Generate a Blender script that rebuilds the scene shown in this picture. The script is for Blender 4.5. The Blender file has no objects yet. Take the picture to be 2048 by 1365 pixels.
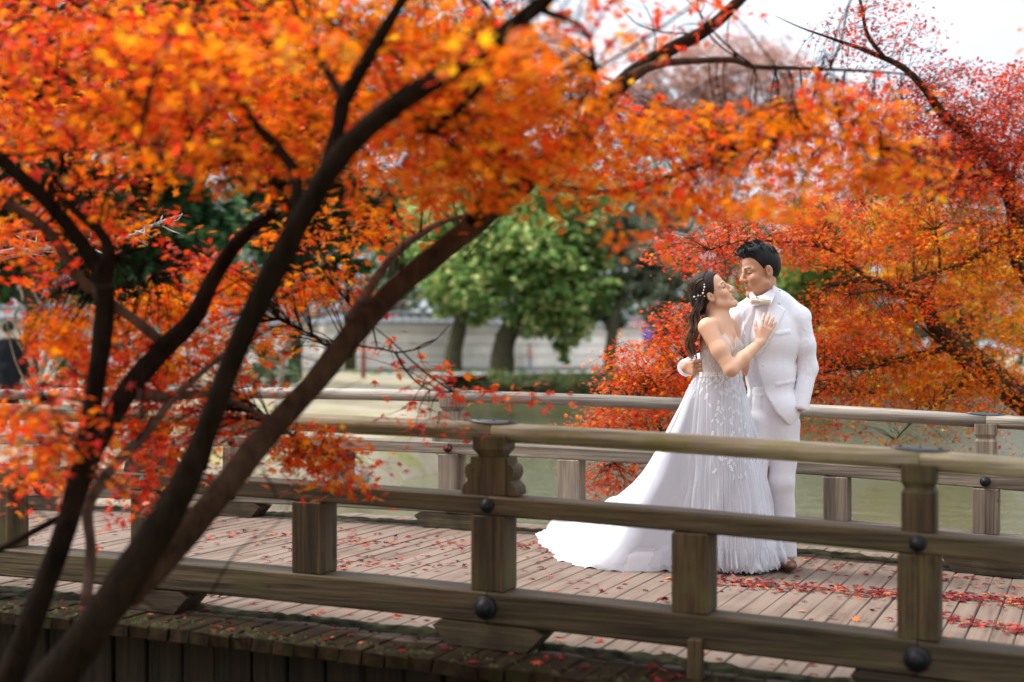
import bpy, math, random
import numpy as np
from mathutils import Vector, Matrix

random.seed(7); np.random.seed(7)
SC = bpy.context.scene
COL = SC.collection

# ------------------------------------------------------------------ camera, sky, sun, exposure
YAW = math.radians(22.5)
SA, CA = math.sin(YAW), math.cos(YAW)
CAMH, FPX, HOR = 1.17, 2844.0, 706.0

def cw(u, d, z):
    """right / forward / up measured from the camera's foot -> world"""
    return Vector((-SA*d + CA*u, CA*d + SA*u, z))
def pt(px, py, d):
    return cw((px-1024)/FPX*d, d, CAMH + (HOR-py)/FPX*d)
def rel(px, py, d):
    """same, but kept in right/forward/up coordinates"""
    return np.array([(px-1024)/FPX*d, d, CAMH + (HOR-py)/FPX*d])

cam_d = bpy.data.cameras.new('camera'); cam = bpy.data.objects.new('camera', cam_d); COL.objects.link(cam)
cam.location = (0, 0, CAMH); cam.rotation_euler = (math.radians(90), 0, YAW)
cam_d.lens = 50; cam_d.sensor_width = 36; cam_d.shift_y = 23.5/2048
cam_d.clip_start = 0.1; cam_d.clip_end = 2000
cam_d.dof.use_dof = True; cam_d.dof.focus_distance = 7.72; cam_d.dof.aperture_fstop = 1.5
SC.camera = cam

SUN_EL, SUN_AZ = math.radians(52), math.radians(-100)     # azimuth from +Y towards +X
W = bpy.data.worlds.new('World'); SC.world = W; W.use_nodes = True
nt = W.node_tree; nt.nodes.clear()
wo = nt.nodes.new('ShaderNodeOutputWorld'); bg = nt.nodes.new('ShaderNodeBackground')
sky = nt.nodes.new('ShaderNodeTexSky'); sky.sky_type = 'NISHITA'; sky.sun_disc = False
sky.sun_elevation = SUN_EL; sky.sun_rotation = SUN_AZ; sky.air_density = 1.0; sky.dust_density = 2.5
tc = nt.nodes.new('ShaderNodeTexCoord'); nz = nt.nodes.new('ShaderNodeTexNoise')
nz.inputs['Scale'].default_value = 2.2; nz.inputs['Detail'].default_value = 5
cr = nt.nodes.new('ShaderNodeValToRGB'); cr.color_ramp.elements[0].position = .25; cr.color_ramp.elements[1].position = .6
cr.color_ramp.elements[0].color = (.72, .72, .72, 1); cr.color_ramp.elements[1].color = (.97, .97, .97, 1)
mx = nt.nodes.new('ShaderNodeMix'); mx.data_type = 'RGBA'
mx.inputs[7].default_value = (8.1, 8.7, 9.6, 1)                # bright even cloud
nt.links.new(tc.outputs['Generated'], nz.inputs['Vector']); nt.links.new(nz.outputs['Fac'], cr.inputs['Fac'])
nt.links.new(cr.outputs['Color'], mx.inputs[0]); nt.links.new(sky.outputs['Color'], mx.inputs[6])
sxyz = nt.nodes.new('ShaderNodeSeparateXYZ'); nt.links.new(tc.outputs['Generated'], sxyz.inputs[0])      # overcast: zenith brighter than horizon
og = nt.nodes.new('ShaderNodeMapRange'); og.inputs[1].default_value = 0; og.inputs[2].default_value = 1; og.inputs[3].default_value = .52; og.inputs[4].default_value = 1.56
nt.links.new(sxyz.outputs['Z'], og.inputs[0]); om = nt.nodes.new('ShaderNodeVectorMath'); om.operation = 'SCALE'
nt.links.new(mx.outputs[2], om.inputs[0]); nt.links.new(og.outputs[0], om.inputs['Scale']); nt.links.new(om.outputs[0], bg.inputs['Color']); bg.inputs['Strength'].default_value = 0.1
nt.links.new(bg.outputs[0], wo.inputs['Surface'])

sun_d = bpy.data.lights.new('sun', 'SUN'); sun_d.energy = 2.7; sun_d.angle = math.radians(20); sun_d.color = (1, .965, .91)
sun = bpy.data.objects.new('sun', sun_d); COL.objects.link(sun)
sd = Vector((math.sin(SUN_AZ)*math.cos(SUN_EL), math.cos(SUN_AZ)*math.cos(SUN_EL), math.sin(SUN_EL)))
sun.rotation_euler = sd.to_track_quat('Z', 'Y').to_euler()
vs = SC.view_settings; vs.view_transform = 'Standard'; vs.look = 'None'; vs.gamma = 1; vs.exposure = 0.92
vs.use_curve_mapping = False
SC.render.engine = 'CYCLES'; cy = SC.cycles
cy.max_bounces = 8; cy.diffuse_bounces = 5; cy.glossy_bounces = 2; cy.transmission_bounces = 5; cy.transparent_max_bounces = 10; cy.caustics_reflective = False; cy.caustics_refractive = False

# ------------------------------------------------------------------ helpers
def tag(o, label=None, cat=None, group=None, kind=None):
    if label: o['label'] = label
    if cat: o['category'] = cat
    if group: o['group'] = group
    if kind: o['kind'] = kind
    return o
def empty(name, loc=(0, 0, 0), rz=0, parent=None):
    o = bpy.data.objects.new(name, None); COL.objects.link(o)
    o.location = loc; o.rotation_euler.z = rz; o.empty_display_size = .2
    if parent: o.parent = parent
    return o
def mesh_data(name, v, f, mat=None, smooth=False, cols=None):
    m = bpy.data.meshes.new(name)
    m.from_pydata([tuple(p) for p in v], [], [tuple(p) for p in f]); m.update()
    if mat: m.materials.append(mat)
    if smooth: m.polygons.foreach_set('use_smooth', np.ones(len(m.polygons), bool))
    if cols is not None:
        a = m.color_attributes.new('tint', 'FLOAT_COLOR', 'POINT')
        c = np.ones((len(v), 4), np.float32); c[:, :3] = cols; a.data.foreach_set('color', c.ravel())
    return m
def np_mesh(name, V, F, mat=None, smooth=False, cols=None):
    """fast mesh from numpy arrays; all faces the same size"""
    V = np.asarray(V, np.float32); F = np.asarray(F, np.int32); n, k = F.shape
    m = bpy.data.meshes.new(name)
    m.vertices.add(len(V)); m.vertices.foreach_set('co', V.ravel())
    m.loops.add(n*k); m.loops.foreach_set('vertex_index', F.ravel())
    m.polygons.add(n); m.polygons.foreach_set('loop_start', np.arange(0, n*k, k, dtype=np.int32))
    m.polygons.foreach_set('loop_total', np.full(n, k, np.int32))
    if smooth: m.polygons.foreach_set('use_smooth', np.ones(n, bool))
    m.update(calc_edges=True); m.validate()
    if mat: m.materials.append(mat)
    if cols is not None:
        a = m.color_attributes.new('tint', 'FLOAT_COLOR', 'POINT')
        c = np.ones((len(V), 4), np.float32); c[:, :3] = cols; a.data.foreach_set('color', c.ravel())
    return m
def put(name, me, parent=None, loc=(0, 0, 0), rot=(0, 0, 0), scale=(1, 1, 1)):
    o = bpy.data.objects.new(name, me); COL.objects.link(o)
    o.location = loc; o.rotation_euler = rot; o.scale = scale
    if parent: o.parent = parent
    return o

class MB:
    """collects vertices and faces for one mesh object"""
    def __init__(s): s.v = []; s.f = []
    def add(s, v, f):
        n = len(s.v); s.v += [tuple(p) for p in v]; s.f += [tuple(i+n for i in q) for q in f]
    def box(s, c, d, b=.004):
        v, f = chamfer_box(d, b); s.add([(p[0]+c[0], p[1]+c[1], p[2]+c[2]) for p in v], f)
    def prism(s, poly, y0, y1, axis='y'):
        n = len(poly)
        def P(p, t): return (p[0], t, p[1]) if axis == 'y' else ((t, p[0], p[1]) if axis == 'x' else (p[0], p[1], t))
        v = [P(p, y0) for p in poly] + [P(p, y1) for p in poly]
        f = [(i, (i+1) % n, n+(i+1) % n, n+i) for i in range(n)] + [tuple(range(n-1, -1, -1)), tuple(range(n, 2*n))]
        s.add(v, f)
    def lathe(s, prof, n=16, M=None):
        v = []; f = []
        for r, z in prof:
            for k in range(n):
                a = 2*math.pi*k/n; v.append(Vector((r*math.cos(a), r*math.sin(a), z)))
        for j in range(len(prof)-1):
            for k in range(n): f.append((j*n+k, j*n+(k+1) % n, (j+1)*n+(k+1) % n, (j+1)*n+k))
        f.append(tuple(range(n-1, -1, -1))); f.append(tuple((len(prof)-1)*n+k for k in range(n)))
        if M: v = [M @ p for p in v]
        s.add(v, f)
    def tube(s, pts, rad, n=8, wob=0.0):
        pts = [Vector(p) for p in pts]; v = []; f = []
        up = Vector((.31, .22, .93))
        for i, p in enumerate(pts):
            t = (pts[min(i+1, len(pts)-1)] - pts[max(i-1, 0)]).normalized()
            a = t.cross(up); a = a.normalized() if a.length > 1e-4 else Vector((1, 0, 0)); b = t.cross(a)
            r = rad[i] if hasattr(rad, '__len__') else rad
            for k in range(n):
                an = 2*math.pi*k/n; rr = r*(1+wob*random.uniform(-1, 1))
                v.append(p + (a*math.cos(an) + b*math.sin(an))*rr)
        for j in range(len(pts)-1):
            for k in range(n): f.append((j*n+k, (j+1)*n+k, (j+1)*n+(k+1) % n, j*n+(k+1) % n))
        f.append(tuple(range(n))); f.append(tuple((len(pts)-1)*n+k for k in range(n-1, -1, -1)))
        s.add(v, f)
    def data(s, name, mat, smooth=False): return mesh_data(name, s.v, s.f, mat, smooth)
    def build(s, name, mat, parent=None, smooth=False, loc=(0, 0, 0)): return put(name, s.data(name, mat, smooth), parent, loc)

def chamfer_box(d, b):
    x, y, z = d[0]/2, d[1]/2, d[2]/2; b = min(b, x*.8, y*.8, z*.8)
    v = []; idx = {}
    for sx in (-1, 1):
        for sy in (-1, 1):
            for sz in (-1, 1):
                for ax in range(3):
                    p = [sx*(x-b), sy*(y-b), sz*(z-b)]; p[ax] = (sx*x, sy*y, sz*z)[ax]
                    idx[(sx, sy, sz, ax)] = len(v); v.append(tuple(p))
    f = []
    for ax in range(3):
        o = [i for i in range(3) if i != ax]
        for s in (-1, 1):
            q = []
            for a, c in ((-1, -1), (1, -1), (1, 1), (-1, 1)):
                k = [0, 0, 0]; k[ax] = s; k[o[0]] = a; k[o[1]] = c; q.append(idx[(*k, ax)])
            if (s < 0) != (ax == 1): q.reverse()
            f.append(q)
    for ax in range(3):
        o = [i for i in range(3) if i != ax]
        for a in (-1, 1):
            for c in (-1, 1):
                k1 = [0, 0, 0]; k1[o[0]] = a; k1[o[1]] = c; k2 = list(k1); k1[ax] = -1; k2[ax] = 1
                f.append([idx[(*k1, o[0])], idx[(*k2, o[0])], idx[(*k2, o[1])], idx[(*k1, o[1])]])
    for sx in (-1, 1):
        for sy in (-1, 1):
            for sz in (-1, 1): f.append([idx[(sx, sy, sz, i)] for i in range(3)])
    return v, f

def smoothpath(pts, n=6):
    """Catmull-Rom through points (any dimension)"""
    P = [np.array(p, float) for p in pts]; P = [2*P[0]-P[1]] + P + [2*P[-1]-P[-2]]; out = []
    for i in range(1, len(P)-2):
        for k in range(n):
            t = k/n; a, b, c, d = P[i-1], P[i], P[i+1], P[i+2]
            out.append(.5*((2*b)+(-a+c)*t+(2*a-5*b+4*c-d)*t*t+(-a+3*b-3*c+d)*t**3))
    out.append(P[-2]); return out

# ------------------------------------------------------------------ materials
def N(t, kind, **kw):
    n = t.nodes.new(kind)
    for k, v in kw.items():
        if k in n.inputs: n.inputs[k].default_value = v
        else: setattr(n, k, v)
    return n
def new_mat(name):
    m = bpy.data.materials.new(name); m.use_nodes = True
    t = m.node_tree; b = t.nodes['Principled BSDF']; return m, t, b
def ramp(t, src, stops):
    r = t.nodes.new('ShaderNodeValToRGB'); e = r.color_ramp.elements
    while len(e) < len(stops): e.new(.5)
    for el, (p, c) in zip(e, stops): el.position = p; el.color = (*c, 1) if len(c) == 3 else c
    t.links.new(src, r.inputs['Fac']); return r.outputs['Color']
def mixc(t, fac, a, b, blend='MIX'):
    m = t.nodes.new('ShaderNodeMix'); m.data_type = 'RGBA'; m.blend_type = blend
    for i, s in ((0, fac), (6, a), (7, b)):
        if isinstance(s, (int, float)): m.inputs[i].default_value = s
        elif isinstance(s, tuple): m.inputs[i].default_value = (*s, 1)
        else: t.links.new(s, m.inputs[i])
    return m.outputs[2]
def coords(t, scale=(1, 1, 1), rnd=True, kind='Object'):
    c = t.nodes.new('ShaderNodeTexCoord'); mp = t.nodes.new('ShaderNodeMapping'); mp.inputs['Scale'].default_value = scale
    t.links.new(c.outputs[kind], mp.inputs['Vector'])
    if rnd:
        oi = t.nodes.new('ShaderNodeObjectInfo'); mm = N(t, 'ShaderNodeMath', operation='MULTIPLY'); mm.inputs[1].default_value = 37.0
        t.links.new(oi.outputs['Random'], mm.inputs[0]); t.links.new(mm.outputs[0], mp.inputs['Location'])
    return mp.outputs['Vector']
def noise(t, vec, scale, detail=4, rough=.55):
    n = N(t, 'ShaderNodeTexNoise'); n.inputs['Scale'].default_value = scale
    n.inputs['Detail'].default_value = detail; n.inputs['Roughness'].default_value = rough
    t.links.new(vec, n.inputs['Vector']); return n.outputs['Fac']
def bump(t, b, h, strength=.3, dist=.01):
    n = t.nodes.new('ShaderNodeBump'); n.inputs['Strength'].default_value = strength; n.inputs['Distance'].default_value = dist
    t.links.new(h, n.inputs['Height']); t.links.new(n.outputs['Normal'], b.inputs['Normal'])
def plain(name, col, rough=.6, spec=.4, metal=0, var=.12, scale=20, bmp=0):
    m, t, b = new_mat(name); v = coords(t); n = noise(t, v, scale)
    c2 = tuple(c*(1-var*2) for c in col); c1 = tuple(min(1, c*(1+var)) for c in col)
    t.links.new(ramp(t, n, [(.3, c2), (.7, c1)]), b.inputs['Base Color'])
    b.inputs['Roughness'].default_value = rough; b.inputs['Specular IOR Level'].default_value = spec; b.inputs['Metallic'].default_value = metal
    if bmp: bump(t, b, n, bmp, .01)
    return m
def wood(name, dark, light, axis=0, algae=.35, algae_col=(.13, .13, .045), rough=.72, stain=None):
    """weathered timber: grain along the given local axis, algae blotches, checks"""
    m, t, b = new_mat(name)
    sc = [62, 62, 62]; sc[axis] = 2.4
    g = noise(t, coords(t, tuple(sc)), 1.0, 6, .6)
    big = noise(t, coords(t), 2.6, 3); blo = noise(t, coords(t), 6.0, 4)
    c = ramp(t, g, [(.34, dark), (.5, tuple((a+q)/2 for a, q in zip(dark, light))), (.66, light)])
    c = mixc(t, ramp(t, big, [(.35, (0, 0, 0)), (.7, (.5, .5, .5))]), c, tuple(x*.72 for x in light), 'MIX')
    if algae:
        c = mixc(t, ramp(t, blo, [(.5, (0, 0, 0)), (.72, (algae,)*3)]), c, algae_col)
    sc2 = [60, 60, 60]; sc2[axis] = .8
    ck = ramp(t, noise(t, coords(t, tuple(sc2)), 1.0, 2), [(.27, (.35, .33, .3)), (.36, (1, 1, 1))])
    c = mixc(t, .95, c, ck, 'MULTIPLY')
    sc3 = [9, 9, 9]; sc3[axis] = .5; st = ramp(t, noise(t, coords(t, tuple(sc3)), 1.0, 4), [(.38, (.42, .4, .36)), (.6, (1.12, 1.1, 1.05))]); c = mixc(t, .85, c, st, 'MULTIPLY')
    vk = N(t, 'ShaderNodeTexVoronoi'); vk.inputs['Scale'].default_value = 4.5; t.links.new(coords(t), vk.inputs['Vector'])
    kn = ramp(t, vk.outputs['Distance'], [(.03, (.25, .2, .15)), (.075, (1, 1, 1))]); c = mixc(t, .75, c, kn, 'MULTIPLY')
    t.links.new(c, b.inputs['Base Color']); b.inputs['Roughness'].default_value = rough; b.inputs['Specular IOR Level'].default_value = .3
    bump(t, b, g, .6, .01); return m

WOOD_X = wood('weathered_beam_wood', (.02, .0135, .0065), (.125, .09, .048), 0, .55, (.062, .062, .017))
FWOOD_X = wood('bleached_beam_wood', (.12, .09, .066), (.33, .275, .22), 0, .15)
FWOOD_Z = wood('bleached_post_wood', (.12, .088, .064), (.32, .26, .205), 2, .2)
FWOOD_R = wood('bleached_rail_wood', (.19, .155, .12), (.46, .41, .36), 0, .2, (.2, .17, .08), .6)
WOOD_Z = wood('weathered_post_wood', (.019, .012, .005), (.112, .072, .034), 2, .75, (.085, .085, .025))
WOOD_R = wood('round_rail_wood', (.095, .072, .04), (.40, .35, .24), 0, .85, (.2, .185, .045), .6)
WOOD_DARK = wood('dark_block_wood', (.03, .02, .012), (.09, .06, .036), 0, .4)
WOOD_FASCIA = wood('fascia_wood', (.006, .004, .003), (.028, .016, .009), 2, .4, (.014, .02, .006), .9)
IRON = plain('black_iron', (.009, .009, .011), .5, .25, .0, .2, 30)
STEEL = plain('dark_grey_metal_plate', (.045, .047, .052), .42, .5, .5, .2, 14)

def make_deck_mat():
    m, t, b = new_mat('sandy_deck_plank')
    geo = t.nodes.new('ShaderNodeNewGeometry'); sx = t.nodes.new('ShaderNodeSeparateXYZ'); t.links.new(geo.outputs['Position'], sx.inputs[0])
    g = noise(t, coords(t, (22, 1.4, 10)), 1.0, 6, .62); big = noise(t, geo.outputs['Position'], 1.6, 4); fine = noise(t, geo.outputs['Position'], 55, 3)
    c = ramp(t, g, [(.25, (.075, .049, .036)), (.5, (.165, .118, .09)), (.75, (.24, .18, .142))])
    c = mixc(t, ramp(t, big, [(.38, (0, 0, 0)), (.62, (.75,)*3)]), c, (.22, .165, .13))      # trodden sand
    c = mixc(t, ramp(t, fine, [(.62, (0, 0, 0)), (.75, (.5,)*3)]), c, (.1, .065, .045))
    # dark outer ends: moisture and moss, plus maple shade put into the colour
    ad = N(t, 'ShaderNodeMath', operation='MULTIPLY_ADD'); ad.inputs[1].default_value = .22; t.links.new(big, ad.inputs[0]); t.links.new(sx.outputs['Y'], ad.inputs[2])
    damp_shade = ramp(t, N2(t, ad.outputs[0], 4.6, 6.1), [(.435, (1, 1, 1)), (.5, (0, 0, 0))])
    wet_shaded = ramp(t, g, [(.3, (.006, .004, .002)), (.7, (.034, .02, .01))])
    wet_shaded = mixc(t, ramp(t, noise(t, geo.outputs['Position'], 7, 5), [(.5, (0, 0, 0)), (.68, (.7,)*3)]), wet_shaded, (.018, .024, .006))
    c = mixc(t, damp_shade, c, wet_shaded)
    t.links.new(c, b.inputs['Base Color']); b.inputs['Roughness'].default_value = .9; b.inputs['Specular IOR Level'].default_value = .08
    bump(t, b, g, .4, .006); return m
def N2(t, src, a, bb):
    r = N(t, 'ShaderNodeMapRange'); r.inputs[1].default_value = a; r.inputs[2].default_value = bb; t.links.new(src, r.inputs[0]); return r.outputs[0]
DECK = make_deck_mat()

def leaf_mat(name, trans=.66, rough=.45, spec=.3):
    m, t, b = new_mat(name)
    a = N(t, 'ShaderNodeAttribute', attribute_name='tint'); c = a.outputs['Color']
    t.links.new(c, b.inputs['Base Color']); b.inputs['Roughness'].default_value = rough; b.inputs['Specular IOR Level'].default_value = spec
    tr = t.nodes.new('ShaderNodeBsdfTranslucent'); t.links.new(c, tr.inputs['Color'])
    ms = t.nodes.new('ShaderNodeMixShader'); ms.inputs[0].default_value = trans
    t.links.new(b.outputs[0], ms.inputs[1]); t.links.new(tr.outputs[0], ms.inputs[2])
    t.links.new(ms.outputs[0], t.nodes['Material Output'].inputs['Surface']); return m
LEAF = leaf_mat('maple_leaf'); LEAF_G = leaf_mat('green_leaf', .6, .5, .25); DEAD = leaf_mat('fallen_leaf', .1, .7, .12)
def bark(name, c1, c2, moss=.0):
    m, t, b = new_mat(name); v = coords(t, (1, 1, .35)); g = noise(t, v, 30, 6, .65); big = noise(t, coords(t), 5, 3)
    c = ramp(t, g, [(.3, c1), (.7, c2)]); c = mixc(t, ramp(t, big, [(.5, (0, 0, 0)), (.7, (.35,)*3)]), c, tuple(min(1, x*2.0) for x in c2))
    if moss: c = mixc(t, ramp(t, big, [(.42, (0, 0, 0)), (.6, (moss,)*3)]), c, (.05, .065, .02))
    t.links.new(c, b.inputs['Base Color']); b.inputs['Roughness'].default_value = .95; b.inputs['Specular IOR Level'].default_value = .06
    bump(t, b, g, .7, .012); return m
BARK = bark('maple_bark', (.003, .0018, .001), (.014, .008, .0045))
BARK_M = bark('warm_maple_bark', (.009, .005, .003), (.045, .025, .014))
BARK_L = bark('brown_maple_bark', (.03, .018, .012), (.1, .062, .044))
BARK_G = bark('grey_maple_bark', (.09, .07, .06), (.24, .2, .175))
BARK_R = bark('right_maple_bark', (.016, .009, .005), (.07, .042, .024), .3)
BARK_FAR = bark('far_bark', (.03, .025, .015), (.1, .085, .06), .5)
LICHEN = bark('lichen_twig', (.16, .13, .11), (.5, .47, .43))

# ------------------------------------------------------------------ terrain, water, path
def sstep(x): x = np.clip(x, 0, 1); return x*x*(3-2*x)
def fbm(x, y, s=1.0):
    return (np.sin(x*1.3*s+y*.7*s)+np.sin(x*-.9*s+y*1.7*s+1.3)+.5*np.sin(x*3.1*s+y*2.3*s+.4)+.5*np.sin(x*2.7*s-y*3.9*s+2.2)+.25*np.sin(x*7.3*s+y*6.1*s))/3.2
LB = ([0, 9, 12, 18, 26, 35, 50, 72], [-6.5, -6.0, -4.6, -2.9, -1.25, -1.7, -2.4, -3])
RB = ([0, 8, 11, 14, 30, 60, 90], [2.6, 4.0, 4.5, 6, 15, 32, 50])
def land(u, d):
    Y = CA*d + SA*u
    m = np.maximum.reduce([np.interp(d, *LB) - u, u - np.interp(d, *RB), (d-72.4)*1.6, (4.0-Y)])
    m = m + .35*fbm(u, d, 1.1)
    top = np.where(d > 70, -.02, np.where(Y < 4.2, -.38, -.32 + .3*sstep((np.interp(d, *LB)-u-1)/6) + .3*sstep((d-30)/30)))
    return -1.7 + (top+1.7)*sstep((m+.7)/1.5) + .035*fbm(u, d, 3.0)
us = np.unique(np.concatenate([np.linspace(-140, -30, 30), np.linspace(-30, 20, 110), np.linspace(20, 160, 40)]))
ds = np.unique(np.concatenate([np.linspace(-20, 0, 10), np.linspace(0, 40, 110), np.linspace(40, 100, 70), np.linspace(100, 420, 30)]))
U, D = np.meshgrid(us, ds, indexing='ij'); Hh = land(U, D)
V = np.stack([-SA*D+CA*U, CA*D+SA*U, Hh], -1).reshape(-1, 3); nu, nd = len(us), len(ds)
I = (np.arange(nu-1)[:, None]*nd + np.arange(nd-1)[None, :]).ravel()
F = np.stack([I, I+nd, I+nd+1, I+1], -1)
m, t, b = new_mat('earth_and_moss'); g = t.nodes.new('ShaderNodeNewGeometry'); P_ = g.outputs['Position']
c = ramp(t, noise(t, P_, .55, 6, .6), [(.3, (.17, .135, .085)), (.5, (.27, .225, .15)), (.7, (.36, .31, .22))])
c = mixc(t, ramp(t, noise(t, P_, .9, 5), [(.52, (0, 0, 0)), (.62, (.8,)*3)]), c, (.2, .2, .045))
c = mixc(t, ramp(t, noise(t, P_, 9, 3), [(.55, (0, 0, 0)), (.7, (.45,)*3)]), c, (.13, .06, .03))
t.links.new(c, b.inputs['Base Color']); b.inputs['Roughness'].default_value = .95; bump(t, b, noise(t, P_, 14, 5), .6, .03)
tag(put('ground', np_mesh('ground', V, F, m, True)), 'earth and mossy banks round the pond', 'ground', kind='structure')

m, t, b = new_mat('pond_water'); g = t.nodes.new('ShaderNodeNewGeometry')
mp = t.nodes.new('ShaderNodeMapping'); mp.inputs['Rotation'].default_value = (0, 0, -YAW); mp.inputs['Scale'].default_value = (1.0, 2.6, 1)
t.links.new(g.outputs['Position'], mp.inputs['Vector'])
b.inputs['Base Color'].default_value = (.095, .088, .036, 1); b.inputs['Roughness'].default_value = .03; b.inputs['IOR'].default_value = 1.33
b.inputs['Specular IOR Level'].default_value = .6
h = N(t, 'ShaderNodeMath', operation='ADD'); t.links.new(noise(t, mp.outputs[0], 1.5, 3), h.inputs[0])
h2 = N(t, 'ShaderNodeMath', operation='MULTIPLY'); h2.inputs[1].default_value = .35; t.links.new(noise(t, mp.outputs[0], 5.0, 2), h2.inputs[0]); t.links.new(h2.outputs[0], h.inputs[1])
bump(t, b, h.outputs[0], 1.0, .045)
q = [cw(-40, -15, -1), cw(130, -15, -1), cw(130, 76, -1), cw(-40, 76, -1)]
tag(put('pond_water', mesh_data('pond_water', q, [(0, 1, 2, 3)], m)), 'green rippled pond under the bridge', 'water', kind='structure')

WALL_A, WALL_B = np.array([-34., 57.]), np.array([8.2, 92.])       # (u, d) ends of the earthen wall
wdir = (WALL_B-WALL_A)/np.linalg.norm(WALL_B-WALL_A); wnor = np.array([wdir[1], -wdir[0]])
def strip(name, off0, off1, z, mat, ext=30):
    pts = []
    for s in np.linspace(-10, np.linalg.norm(WALL_B-WALL_A)+ext, 12):
        for o in (off0, off1):
            p = WALL_A + wdir*s + wnor*o; pts.append(cw(p[0], p[1], z))
    f = [(2*i, 2*i+1, 2*i+3, 2*i+2) for i in range(11)]
    return put(name, mesh_data(name, pts, f, mat))
GRAVEL = plain('pale_gravel_path', (.44, .43, .42), .9, .2, 0, .1, 2.0)
tag(strip('path', 1.6, 9.5, .075, GRAVEL), 'pale gravel path running along the earthen wall', 'path', kind='structure')

# planted bank edge above the water on the far shore
EDGE = plain('dark_bank_planting', (.06, .065, .028), .95, .1, 0, .45, 3, .5)
vv = []; ff = []; n = 110
for i in range(n):
    u = -16 + i*.9
    for (dd, zz) in ((71.6, -1.1), (71.5, -.6), (71.8, -.18), (72.6, -.02+.12*random.random()), (74, .0)):
        vv.append(cw(u, dd + random.uniform(-.12, .12), zz + random.uniform(-.06, .06)))
for i in range(n-1):
    for k in range(4): ff.append((i*5+k, (i+1)*5+k, (i+1)*5+k+1, i*5+k+1))
tag(put('bank_edge', mesh_data('bank_edge', vv, ff, EDGE, True)), 'dark mossy bank edge on the far shore', 'bank', kind='structure')

# ------------------------------------------------------------------ bridge
BAY = 1.646; X0 = -2.24; NEAR_Y, FAR_Y = 5.22, 8.37
def arch(x): return .043 - .0056*(x+5)**2
def slope(x): return math.atan(-.0112*(x+5))
PX = [X0 + BAY*k for k in range(-5, 3)]                             # -10.47 .. 1.05

bridge = empty('bridge', (X0, (NEAR_Y+FAR_Y)/2, 0))
tag(bridge, 'arched wooden footbridge deck of sandy cross planks', 'bridge')
def child(name, me, par, wl, rot=(0, 0, 0)):
    o = put(name, me, par, (wl[0]-par.location.x, wl[1]-par.location.y, wl[2]-par.location.z), rot); return o
pw = .1; PL = 3.92; plank_me = []
for k in range(4):
    v, f = chamfer_box((pw-.007, PL, .05), .006)
    # subdivide along the length so that the worn ends are ragged
    mbp = MB(); ny = 7
    ys = np.linspace(-PL/2, PL/2, ny); w2 = (pw-.0022)/2
    prof = [(-w2, -.025), (w2, -.025), (w2, .02), (w2-.005, .025), (-w2+.005, .025), (-w2, .02)]
    vs_ = []; 
    for j, y in enumerate(ys):
        for (x, z) in prof:
            vs_.append((x + random.uniform(-.0025, .0025), y + (random.uniform(-.008, .008) if j in (0, ny-1) else 0), z + (random.uniform(-.003, .003) if z > 0 else 0)))
    fs_ = [(j*6+i, j*6+(i+1) % 6, (j+1)*6+(i+1) % 6, (j+1)*6+i) for j in range(ny-1) for i in range(6)]
    fs_ += [tuple(range(5, -1, -1)), tuple((ny-1)*6+i for i in range(6))]
    plank_me.append(mesh_data('plank', vs_, fs_, DECK))
x = -11.0; i = 0
while x < 2.6:
    child('plank', plank_me[i % 4], bridge, (x, 6.83 + random.uniform(-.005, .005), arch(x)-.025+random.uniform(-.002, .002)), (random.uniform(-.0006, .0006), -slope(x)+random.uniform(-.012, .012), random.uniform(-.002, .002)))
    x += pw; i += 1
# fascia boards and edge beams under the plank ends
fb = []
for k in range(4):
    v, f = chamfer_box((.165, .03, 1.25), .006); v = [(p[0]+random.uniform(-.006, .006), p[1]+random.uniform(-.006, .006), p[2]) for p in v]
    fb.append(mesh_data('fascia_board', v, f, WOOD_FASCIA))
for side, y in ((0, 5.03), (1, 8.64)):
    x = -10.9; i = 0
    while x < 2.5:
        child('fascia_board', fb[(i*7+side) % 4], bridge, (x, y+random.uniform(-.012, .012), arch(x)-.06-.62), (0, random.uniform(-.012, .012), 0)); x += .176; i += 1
def arc_beam(name, xa, xb, y, z0, z1, dy, mat, par, n=7, b=.008, wob=.0015):
    """rectangular timber following the arch between xa and xb"""
    hy = dy/2; prof = [(-hy+b, z0), (hy-b, z0), (hy, z0+b), (hy, z1-b), (hy-b, z1), (-hy+b, z1), (-hy, z1-b), (-hy, z0+b)]
    xs = np.linspace(xa, xb, n); xm = (xa+xb)/2; zm = arch(xm); v = []
    for x in xs:
        for (yy, zz) in prof: v.append((x-xm, yy+random.uniform(-wob, wob), arch(x)-zm+zz+random.uniform(-wob, wob)))
    k = len(prof); f = [(j*k+i, (j+1)*k+i, (j+1)*k+(i+1) % k, j*k+(i+1) % k) for j in range(n-1) for i in range(k)]
    f += [tuple(range(k)), tuple((n-1)*k+i for i in range(k-1, -1, -1))]
    return child(name, mesh_data(name, v, f, mat), par, (xm, y, zm))
for y in (5.1, 8.56): arc_beam('edge_beam', -10.9, 2.5, y, -.26, -.055, .1, WOOD_FASCIA, bridge, 24)

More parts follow.
